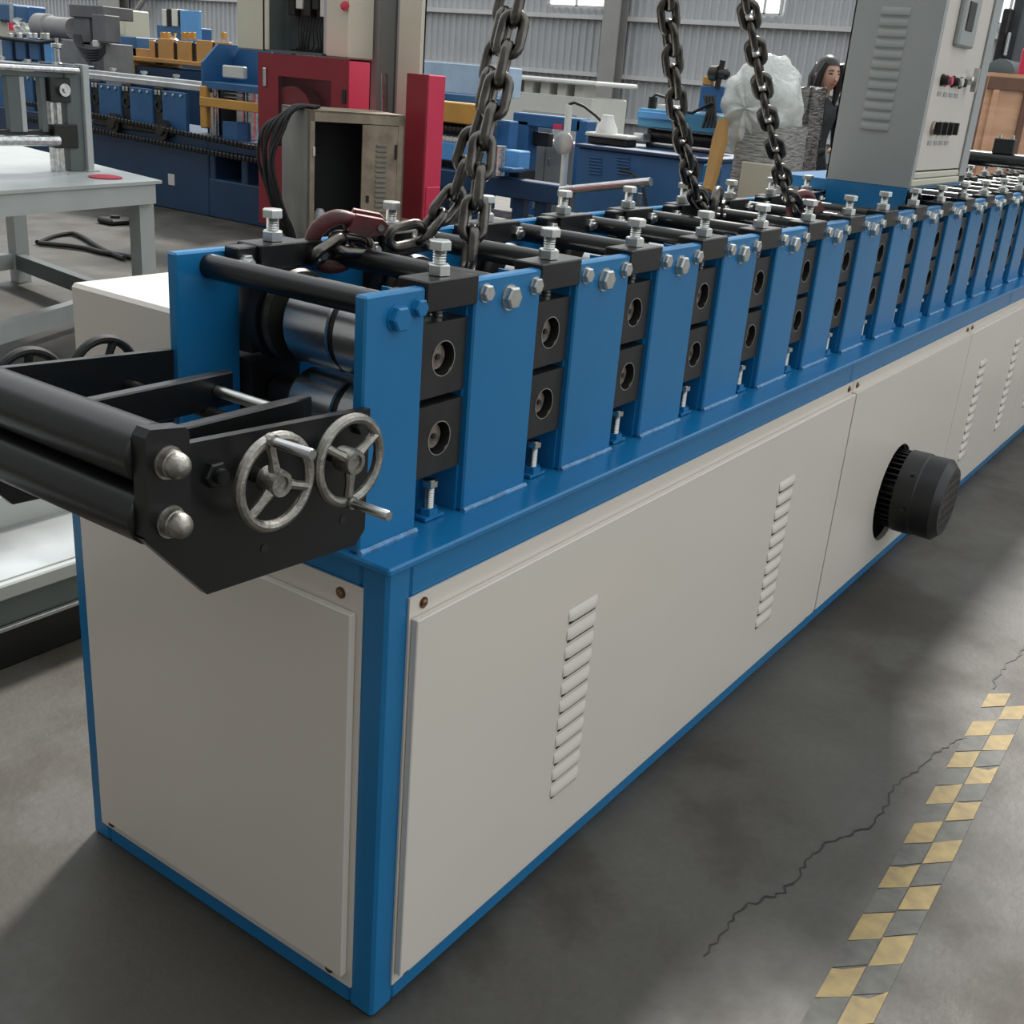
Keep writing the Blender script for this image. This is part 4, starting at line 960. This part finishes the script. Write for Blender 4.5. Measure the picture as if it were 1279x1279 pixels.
c = PX(758, 160, 0, XL + 0.31); MB().lathe((XL + 0.31, c.y, zc), (XL + 0.31, c.y, 9), [(0, 0.10), (0.04, 0.095), (0.10, 0.06), (0.15, 0.05)], 14).build('cone_cap', lime, wb)
lp = thing('bent_work_lamp', 'white tubular post with black cable curving from its top', 'lamp', (XL + 0.3, 4.9, zB + 0.03))
c = PX(708, 183, 0, XL + 0.3); c2 = PX(711, 131, 0, XL + 0.3)
MB().cyl((c.x, c.y - 0.0, 0.0), (c.x, c2.y, c2.z), 0.032, 12).build('lamp_post', lime, lp); MB().lathe((c.x - 0.05, c.y, c.z + 0.03), (c.x - 1, c.y, c.z + 0.03), [(0, 0.10), (0.02, 0.10), (0.03, 0.07)], 16).build('lamp_dial', galv, lp)
MB().tube([PX(a, b, 0, XL + 0.3) for a, b in ((711, 130), (718, 128), (730, 133), (745, 145), (752, 152))], 0.014, 8).build('lamp_cable', rubber, lp)

t = tag(MB().bbox(0, 0.3, -0.3, 0.3, 0, 0.14, 0.01).bbox(-0.004, 0.002, 0.17, 0.27, 0.02, 0.12, 0.001).build('floor_box', mat('worn_card', (0.40, 0.36, 0.28), 0.7, var=0.1)), 'small beige box on the floor in front of the blue bench', 'box')
c = PX(732, 262, 2, 0); t.location = (c.x, c.y, 0)

XW = 13.5
wm = thing('white_forming_line', 'long off-white machine with notched top rail by back wall', 'machine', (XW, 9.0, 0))
yA = PX(740, 130, 0, XW).y; yB = PX(545, 110, 0, XW).y; zt = PX(690, 118, 0, XW).z
MB().bbox(XW, XW + 1, yA, yB, 0, zt, 0.02).build('machine_body', white, wm)
MB().bbox(XW - 0.1, XW + 1.1, yA - 0.1, yB, zt + 0.16, zt + 0.23, 0.02).build('top_rail', lime, wm)
for k in range(9): MB().bbox(XW + 0.05, XW + 0.4, yA + 0.2 + k * 0.30, yA + 0.36 + k * 0.30, zt - 0.02, zt + 0.17, 0.01).build('rail_notch_block', white, wm)
for k in range(2): 
    y0 = yA + 0.25 + k * 1.6; MB().prism([(y0, zt - 0.75), (y0 + 1.1, zt - 0.75), (y0 + 0.95, zt - 0.25), (y0, zt - 0.25)], 0, XW - 0.012, XW).build('side_window', tablegrey, wm)

XT = 8.2
tp_ = thing('teal_roll_press', 'teal topped roller press with steel rolls on the blue bed', 'press', (XT, 3.7, zB + 0.03))
slab(tp_, 'top_beam', teal, XT, 0.4, 796, 139, 897, 163); slab(tp_, 'beam_ledge', skyblue, XT - 0.03, 0.1, 795, 140, 850, 150)
for a, b in ((803, 809), (885, 891)):
    y0, y1, z0, z1 = RX(XT, a, 160, b, 193); MB().bbox(XT + 0.05, XT + 0.15, y0, y1, zB + 0.03, z1, 0.01).build('press_post', blockm, tp_)
y0, y1, z0, z1 = RX(XT, 808, 165, 888, 180)
MB().cyl((XT + 0.1, y0, (z0 + z1) / 2), (XT + 0.1, y1, (z0 + z1) / 2), (z1 - z0) / 2, 16).build('press_roll', darksteel, tp_)
y0, y1, z0, z1 = RX(XT, 808, 180, 888, 192); z0 = max(z0, zB + .03)
MB().cyl((XT + 0.1, y0, (z0 + z1) / 2), (XT + 0.1, y1, (z0 + z1) / 2), max(0.03, (z1 - z0) / 2), 16).build('press_roll', steel, tp_)
slab(tp_, 'side_gear', galv, XT - 0.1, 0.15, 790, 166, 803, 178); c = PX(815, 130, 0, XT + 0.15); MB().cyl((c.x, c.y, c.z - 0.1), (c.x, c.y, c.z + 0.06), 0.04, 12).build('air_cylinder', black, tp_)
MB().tube([PX(815, 122, 0, XT + 0.1), PX(820, 118, 0, XT + 0.1), PX(832, 122, 0, XT + 0.1), PX(840, 132, 0, XT + 0.1)], 0.012, 8).build('air_hose', rubber, tp_)
slab(tp_, 'white_block', white, XT + 0.1, 0.2, 820, 131, 845, 139)
slab(tp_, 'upright_panel', midblue, XT + 0.3, 0.1, 873, 107, 903, 140); slab(tp_, 'orange_flag', orange, XT + 0.32, 0.05, 877, 95, 890, 107)
for k in range(4): MB().tube([PX(880 + 4 * k, 120, 0, XT - 0.05), PX(884 + 3 * k, 140, 0, XT - 0.1), PX(878 + 5 * k, 160, 0, XT - 0.1)], 0.014, 8).build('air_hose', rubber, tp_)
MB().tube([PX(840, 137, 0, XT - 0.05), PX(865, 141, 0, XT - 0.1), PX(890, 128, 0, XT - 0.1)], 0.014, 8).build('air_hose', rubber, tp_)
m = MB(); c = PX(898, 92, 0, XT + 0.3)
m.lathe((c.x, c.y + .1, c.z), (c.x, c.y - .1, c.z), [(0, .03), (.02, .06), (.09, .065), (.1, .04), (.17, .05), (.2, .02)], 12).cyl((c.x, c.y, c.z - .12), (c.x, c.y - .02, c.z + .11), .025, 10); m.build('pump_head', darksteel, tp_)

# plastic wrapped decoiler
XD = 5.0
dw = thing('wrapped_decoiler', 'plastic wrapped decoiler drum on a silvery film wrapped body', 'machine', (XD + 0.3, 1.7, 0))
y0, y1, z0, z1 = RX(XD, 882, 64, 974, 204); cy, cz = (y0 + y1) / 2, (z0 + z1) / 2; ry, rz = (y1 - y0) / 2, (z1 - z0) / 2
m = MB(); vs = []; fs = []; NU, NV = 40, 22
for j in range(NV + 1):
    a = PI * j / NV
    for i in range(NU):
        b = 2 * PI * i / NU
        k = 1 + 0.05 * math.sin(5 * b + 3 * a) + 0.035 * math.sin(11 * b - 5 * a) + random.uniform(-.018, .018)
        sq = abs(math.sin(a)) ** 0.75
        vs.append((XD + 0.28 + 0.24 * math.cos(a) * k, cy + ry * sq * math.cos(b) * k, cz + rz * sq * math.sin(b) * k))
for j in range(NV):
    for i in range(NU): fs.append((j * NU + i, j * NU + (i + 1) % NU, (j + 1) * NU + (i + 1) % NU, (j + 1) * NU + i))
m.add(vs, fs).build('plastic_bag', film, dw, 80)
MB().lathe((XD + 0.16, cy, cz), (XD + 1, cy, cz), [(0, ry * 0.3), (0, ry * 0.78), (0.05, ry * 0.78), (0.05, ry * 0.4), (0.2, ry * 0.4), (0.2, ry * 0.78), (0.25, ry * 0.78)], 28).build('coil_drum', mat('pale_drum', (0.5, 0.52, 0.5), 0.5, var=0.1), dw)
def crumple(x0, x1, y0, y1, z0, z1, taper, amp, seed):
    random.seed(seed); m = MB(); nz, nu = 14, 32; vs = []; fs = []
    for j in range(nz + 1):
        t = j / nz; k = 1 - taper * t
        for i in range(nu):
            g = 2 * PI * i / nu; c, s_ = math.cos(g), math.sin(g); e = 0.35
            px_ = abs(c) ** e * (1 if c > 0 else -1); py_ = abs(s_) ** e * (1 if s_ > 0 else -1); a = random.uniform(-amp, amp)
            vs.append(((x0 + x1) / 2 + (x1 - x0) / 2 * px_ * k + a, (y0 + y1) / 2 + (y1 - y0) / 2 * py_ * k + a, z0 + (z1 - z0) * t + random.uniform(-amp, amp) * (0 if j == 0 else 1)))
    for j in range(nz):
        for i in range(nu): fs.append((j * nu + i, j * nu + (i + 1) % nu, (j + 1) * nu + (i + 1) % nu, (j + 1) * nu + i))
    fs.append(tuple(range(nz * nu, nz * nu + nu))); return m.add(vs, fs)
silver = mat('silvery_stretch_film', (0.40, 0.40, 0.38), 0.25, col2=(0.20, 0.20, 0.19), scale=14, bump=1.0, bscale=18, stretch=(1, 1, 5), bdist=0.02)
y0, y1, z0, z1 = RX(XD, 900, 155, 965, 290); crumple(XD + 0.05, XD + 0.5, y0, y1, 0, z1, 0.05, 0.008, 3).build('wrapped_body', silver, dw, 60)
y0, y1, z0, z1 = RX(XD + 0.0, 919, 203, 958, 275); MB().bbox(XD + 0.02, XD + 0.06, y0, y1, z0, z1, 0.006).build('beige_board', mat('beige_board', (0.48, 0.45, 0.36), 0.5, var=0.05), dw)
y0, y1, z0, z1 = RX(XD + 0.5, 962, 118, 1000, 225); 
w2 = crumple(XD + 0.55, XD + 1.0, y0, y1, 0, z1 + 0.05, 0.38, 0.012, 5).build('wrapped_gearbox', darkfilm); tag(w2, 'dark machine unit tightly wound in crinkled stretch film', 'wrapped unit')
y0, y1, z0, z1 = RX(XD + 0.6, 1004, 184, 1020, 225)
tag(crumple(XD + 1.05, XD + 1.2, y0, y1, 0, z1 + 0.02, 0.45, 0.006, 8).build('film_bundle', silver), 'pale translucent film bundle at the foot of the woman', 'film')
tag(MB().tube([PX(884, 238, 0, XD - 0.1), PX(890, 215, 0, XD - 0.05), PX(899, 175, 0, XD), PX(904, 148, 0, XD + 0.02)], [0.035, 0.04, 0.045, 0.03], 4).build('cardboard_strip', mat('brown_card', (0.42, 0.24, 0.08), 0.7, var=0.1)), 'brown cardboard edge strip against the wrapped decoiler', 'cardboard')
y0, y1, z0, z1 = RX(XD + .2, 876, 205, 892, 240)
tag(MB().bbox(XD + 0.2, XD + 0.3, y0, y1, 0, z1, 0.01).bbox(XD + 0.12, XD + 0.2, y0 + .02, y1 - .02, 0.02, z1 - .1, 0.01).build('blue_support_post', blue), 'bright blue support post beside the brown cardboard strip', 'post')

# ------------------------------------------------------------------ person
pc = PX(1024, 118, 0, 6.75)
HT = 1.66
head_z = PX(1031, 98, 0, 6.75).z
pe = thing('person', 'person in black jacket with long dark hair looking down at hands', 'person', (pc.x, pc.y, 0), 0, local=True)
k = head_z / 1.545


def skin_mesh(name, verts, edges, radii, mtl, parent, sub=2):
    me = bpy.data.meshes.new(name); me.from_pydata(verts, edges, []); ob = bpy.data.objects.new(name, me); COL.objects.link(ob)
    me.materials.append(mtl)
    ob.modifiers.new('skin', 'SKIN').use_smooth_shade = True
    sv = me.skin_vertices[0].data if me.skin_vertices else None
    if sv is None:
        import bmesh
        bm = bmesh.new(); bm.from_mesh(me); bm.verts.layers.skin.verify(); bm.to_mesh(me); bm.free(); sv = me.skin_vertices[0].data
    for i, r in enumerate(radii): sv[i].radius = r if isinstance(r, tuple) else (r, r)
    sv[0].use_root = True
    ob.modifiers.new('sub', 'SUBSURF').levels = sub; ob.modifiers['sub'].render_levels = sub
    ob.parent = parent; ORG[ob.name] = (0, 0, 0)
    return ob


# the figure faces local -Y +-X (towards the cabinet); f = facing, s = sideways
f = Vector((-0.55, -0.83, 0)); s = Vector((f.y, -f.x, 0)); up = Vector((0, 0, 1))
def B(a, b, c): return tuple((f * a + s * b + up * c) * k)
V = [B(0, 0, .92), B(0, 0, 1.06), B(0, 0, 1.24), B(0, 0, 1.36), B(.01, 0, 1.44), B(.04, 0, 1.50)]
E_ = [(0, 1), (1, 2), (2, 3), (3, 4), (4, 5)]; Rr = [(.15, .10), (.13, .09), (.15, .10), (.10, .07), .048, .05]
for sd in (-1, 1):
    i = len(V); V += [B(0, .09 * sd, .86), B(.01, .09 * sd, .48), B(-.02, .09 * sd, .09), B(.12, .09 * sd, .03)]; E_ += [(0, i), (i, i + 1), (i + 1, i + 2), (i + 2, i + 3)]; Rr += [.09, .058, .042, .035]
    i = len(V); V += [B(0, .18 * sd, 1.34), B(-.01, .22 * sd, 1.08), B(.20, .13 * sd, 1.06), B(.28, .08 * sd, 1.10)]; E_ += [(3, i), (i, i + 1), (i + 1, i + 2), (i + 2, i + 3)]; Rr += [.055, .043, .033, .028]
body = skin_mesh('body', V, E_, Rr, cloth, pe)
# head with face
hd = MB(); hc = Vector(B(.045, 0, 1.565)); vs = []; fs = []; NU, NV = 24, 18
for j in range(NV + 1):
    a = PI * j / NV
    for i in range(NU):
        b = 2 * PI * i / NU; cf = math.cos(b) * math.sin(a); cs = math.sin(b) * math.sin(a); cu = math.cos(a)
        rad_f, rad_s, rad_u = 0.095, 0.074, 0.115
        if cu < -0.2: rad_s *= 1 + 0.45 * (cu + 0.2); rad_f *= 1 + 0.12 * (cu + .2)
        p = f * (cf * rad_f) + s * (cs * rad_s) + up * (cu * rad_u)
        if cf > 0.85 and -0.35 < cu < 0.05 and abs(cs) < 0.2: p += f * 0.014
        if cf > 0.6 and 0.02 < cu < 0.22 and 0.2 < abs(cs) < 0.55: p -= f * 0.006
        vs.append(hc + p * k)
for j in range(NV):
    for i in range(NU): fs.append((j * NU + i, j * NU + (i + 1) % NU, (j + 1) * NU + (i + 1) % NU, (j + 1) * NU + i))
hd.add(vs, fs); hdo = hd.build('head', skin, pe, 80)
def face(a, b, c): return hc + (f * a + s * b + up * c) * k
sd = 1
for sd in (-1, 1):
    MB().tube([face(.086, .018 * sd, .008), face(.083, .030 * sd, .010), face(.076, .043 * sd, .007)], [.004, .0055, .003], 6).build('eye', hairm, hdo)
    MB().tube([face(.090, .014 * sd, .028), face(.086, .030 * sd, .032), face(.076, .046 * sd, .026)], .003, 6).build('eyebrow', hairm, hdo)
    MB().tube([face(-.005, .072 * sd, .02), face(-.01, .078 * sd, 0.0), face(0, .072 * sd, -.025)], [.01, .014, .008], 8).build('ear', skin, hdo)
MB().tube([face(.086, -.022, -.056), face(.094, 0, -.053), face(.086, .022, -.056)], [.003, .006, .003], 6).build('lips', pink, hdo)
MB().tube([face(.088, 0, .015), face(.100, 0, -.012), face(.108, 0, -.027), face(.094, 0, -.034)], [.006, .008, .011, .007], 8).build('nose', skin, hdo)
MB().tube([tuple(Vector(B(.012, 0, 1.42))), tuple(Vector(B(.035, 0, 1.50)))], 0.047 * k, 12).build('neck', skin, pe)
hr = MB(); vs = []; fs = []
for j in range(NV + 1):
    a = PI * j / NV
    for i in range(NU):
        b = 2 * PI * i / NU; vs.append(hc + (f * (math.cos(b) * math.sin(a) * .106 - .006) + s * (math.sin(b) * math.sin(a) * .086) + up * (math.cos(a) * .127)) * k)
for j in range(NV):
    for i in range(NU):
        a, b = PI * (j + .5) / NV, 2 * PI * (i + .5) / NU
        if math.cos(a) < 0.58 - 0.25 * abs(math.sin(b)) and math.cos(b) > 0.25: continue
        if math.cos(a) < -0.6: continue
        fs.append((j * NU + i, j * NU + (i + 1) % NU, (j + 1) * NU + (i + 1) % NU, (j + 1) * NU + i))
hr.add(vs, fs).tube([face(-.05, 0, .06), face(-.085, 0, -.02), face(-.08, .0, -.12), face(-.06, 0, -.26), face(-.05, 0, -.33)], [.06, .075, .07, .055, .02], 14)
for sd in (-1, 1): hr.tube([face(.055, .060 * sd, .075), face(.045, .084 * sd, .01), face(.02, .086 * sd, -.08), face(.015, .08 * sd, -.19)], [.018, .024, .026, .012], 10)
hr.build('hair', hairm, pe, 80)
MB().tube([B(-.03, -.085, 1.43), B(-.075, 0, 1.47), B(-.03, .085, 1.43), B(.06, .05, 1.37)], [.035, .045, .035, .025], 10).build('jacket_collar', cloth, pe, 80)
for sd in (-1, 1):
    w0 = Vector(B(.28, .08 * sd, 1.10)); inn = s * (-sd)
    pv = [tuple(w0), tuple(w0 + (f * .05 + inn * .02) * k)]; pe_ = [(0, 1)]; pr_ = [(.026, .018), (.034, .014)]
    for q_, (off, ln) in enumerate(((-.026, .062), (-.009, .072), (.009, .068), (.025, .052))):
        a = w0 + (f * .082 + inn * .025 + s * off) * k; b = a + (f * ln * .5 + up * 0.006) * k; c = b + (f * ln * .35 + up * .03 + inn * .012) * k
        i = len(pv); pv += [tuple(a), tuple(b), tuple(c)]; pe_ += [(1, i), (i, i + 1), (i + 1, i + 2)]; pr_ += [.0095, .0085, .007]
    a = w0 + (f * .035 + inn * .05 + up * .012) * k; b = a + (f * .03 + inn * .012 + up * .02) * k; i = len(pv)
    pv += [tuple(a), tuple(b)]; pe_ += [(0, i), (i, i + 1)]; pr_ += [.011, .009]
    skin_mesh('hand', pv, pe_, pr_, skin, pe, 1)
for sd in (-1, 1):
    a, b = Vector(B(-.05, .09 * sd, .02)), Vector(B(.20, .09 * sd, .02)); MB().tube([a + up * .02, a.lerp(b, .5) + up * .025, b + up * .012], [.04, .045, .028], 10).build('shoe', rubber, pe, 80)
c = Vector(B(.34, 0, 1.135)); ph = MB().bbox(-.035, .035, -.07, .07, -.004, .004, .003).build('mobile_phone', black)
ph.location = Vector((pc.x, pc.y, 0)) + c; ph.rotation_euler = (0.5, 0.3, 0.5); tag(ph, 'dark slab phone held in both hands of the person', 'phone')

# ------------------------------------------------------------------ right background: crate and dark machinery
cr = thing('plywood_crate', 'orange brown plywood crate with dark battens and white notice', 'crate', (6.1, 0.86, 0), math.radians(28), local=True)
hC = 1.62; dC = 0.9; wC = 1.1     # local: front faces -X, width runs to -Y
MB().box(0.0, 0.012, -wC, 0, 0.05, hC).build('front_board', wood, cr); MB().box(0.02, dC, -0.012, 0, 0.05, hC).build('side_board', woodd, cr)
MB().box(0, dC, -wC, 0, hC, hC + 0.02).build('lid', wood, cr); MB().box(0, dC, -wC, 0, 0.0, 0.05).box(dC - 0.012, dC, -wC, 0, 0, hC).build('pallet_base', woodd, cr)
for yy in (-0.035, -0.21, -0.50, -0.80): MB().bbox(-0.02, 0.0, yy - 0.035, yy + 0.0, 0.05, hC, 0.003).build('batten', woodd if yy < -0.1 else wood, cr)
MB().bbox(-0.022, 0.0, -wC, 0, hC - 0.07, hC, 0.003).build('top_batten', woodd, cr)
MB().box(-0.008, -0.002, -0.40, -0.31, 1.24, 1.46).build('notice_sheet', lime, cr)

dk = thing('dark_overhead_machine', 'tall dark grey machine column behind the plywood crate', 'machine', (9.0, 0.9, 0))
slate = mat('slate_grey_paint', (0.05, 0.06, 0.065), 0.5, var=0.2)
slab(dk, 'column', slate, 9.0, 0.4, 1262, -60, 1276, 110); slab(dk, 'side_pipe', blockm, 8.9, 0.1, 1246, 10, 1256, 80); slab(dk, 'bright_pipe', galv, 8.88, 0.05, 1256, 40, 1259, 70)
y0, y1, _, z0 = RX(9.0, 1246, 80, 1279, 110); MB().bbox(9.0, 9.6, y0 - .4, y1, 0, z0, 0.02).build('column_base', slate, dk)
c = PX(1252, 86, 0, 8.6); MB().lathe((8.5, c.y, c.z - 0.04), (9.0, c.y, c.z - 0.04), [(0, 0.04), (0.03, 0.11), (0.45, 0.11), (0.5, 0.06)], 18).build('motor', framegrey, dk)
y0, y1, z0, z1 = RX(7.8, 1272, 60, 1290, 105); t = thing('red_control_box', 'red edged control panel at the edge of the plywood crate', 'panel', (7.8, y0, 0))
MB().bbox(7.8, 8.0, y0, y1, z0, z1, 0.01).build('panel_box', red, t); MB().bbox(7.85, 7.95, y0 + .02, y1 - .02, 0, z0, 0.01).build('panel_stand', slate, t)

# straightener at the far end of the machine
sx = 3.9
st = thing('exit_straightener', 'black roller straightener bolted over the far rows of the machine', 'straightener', (4.0, 0.3, 1.15))
MB().cyl((4.05, 0.10, 1.245), (4.05, 0.44, 1.245), 0.03, 16).build('straightener_roller', black, st)
for yy in (0.12, 0.40): MB().bbox(4.0, 4.10, yy - 0.01, yy + 0.01, 1.155, 1.29, 0.003).build('side_bracket', black, st)
MB().bbox(4.03, 4.07, 0.20, 0.28, 1.27, 1.33, 0.003).build('top_block', black, st)
for yy in (0.215, 0.265): MB().cyl((4.05, yy, 1.25), (4.05, yy, 1.345), 0.007, 10).build('adjusting_screw', zinc, st)
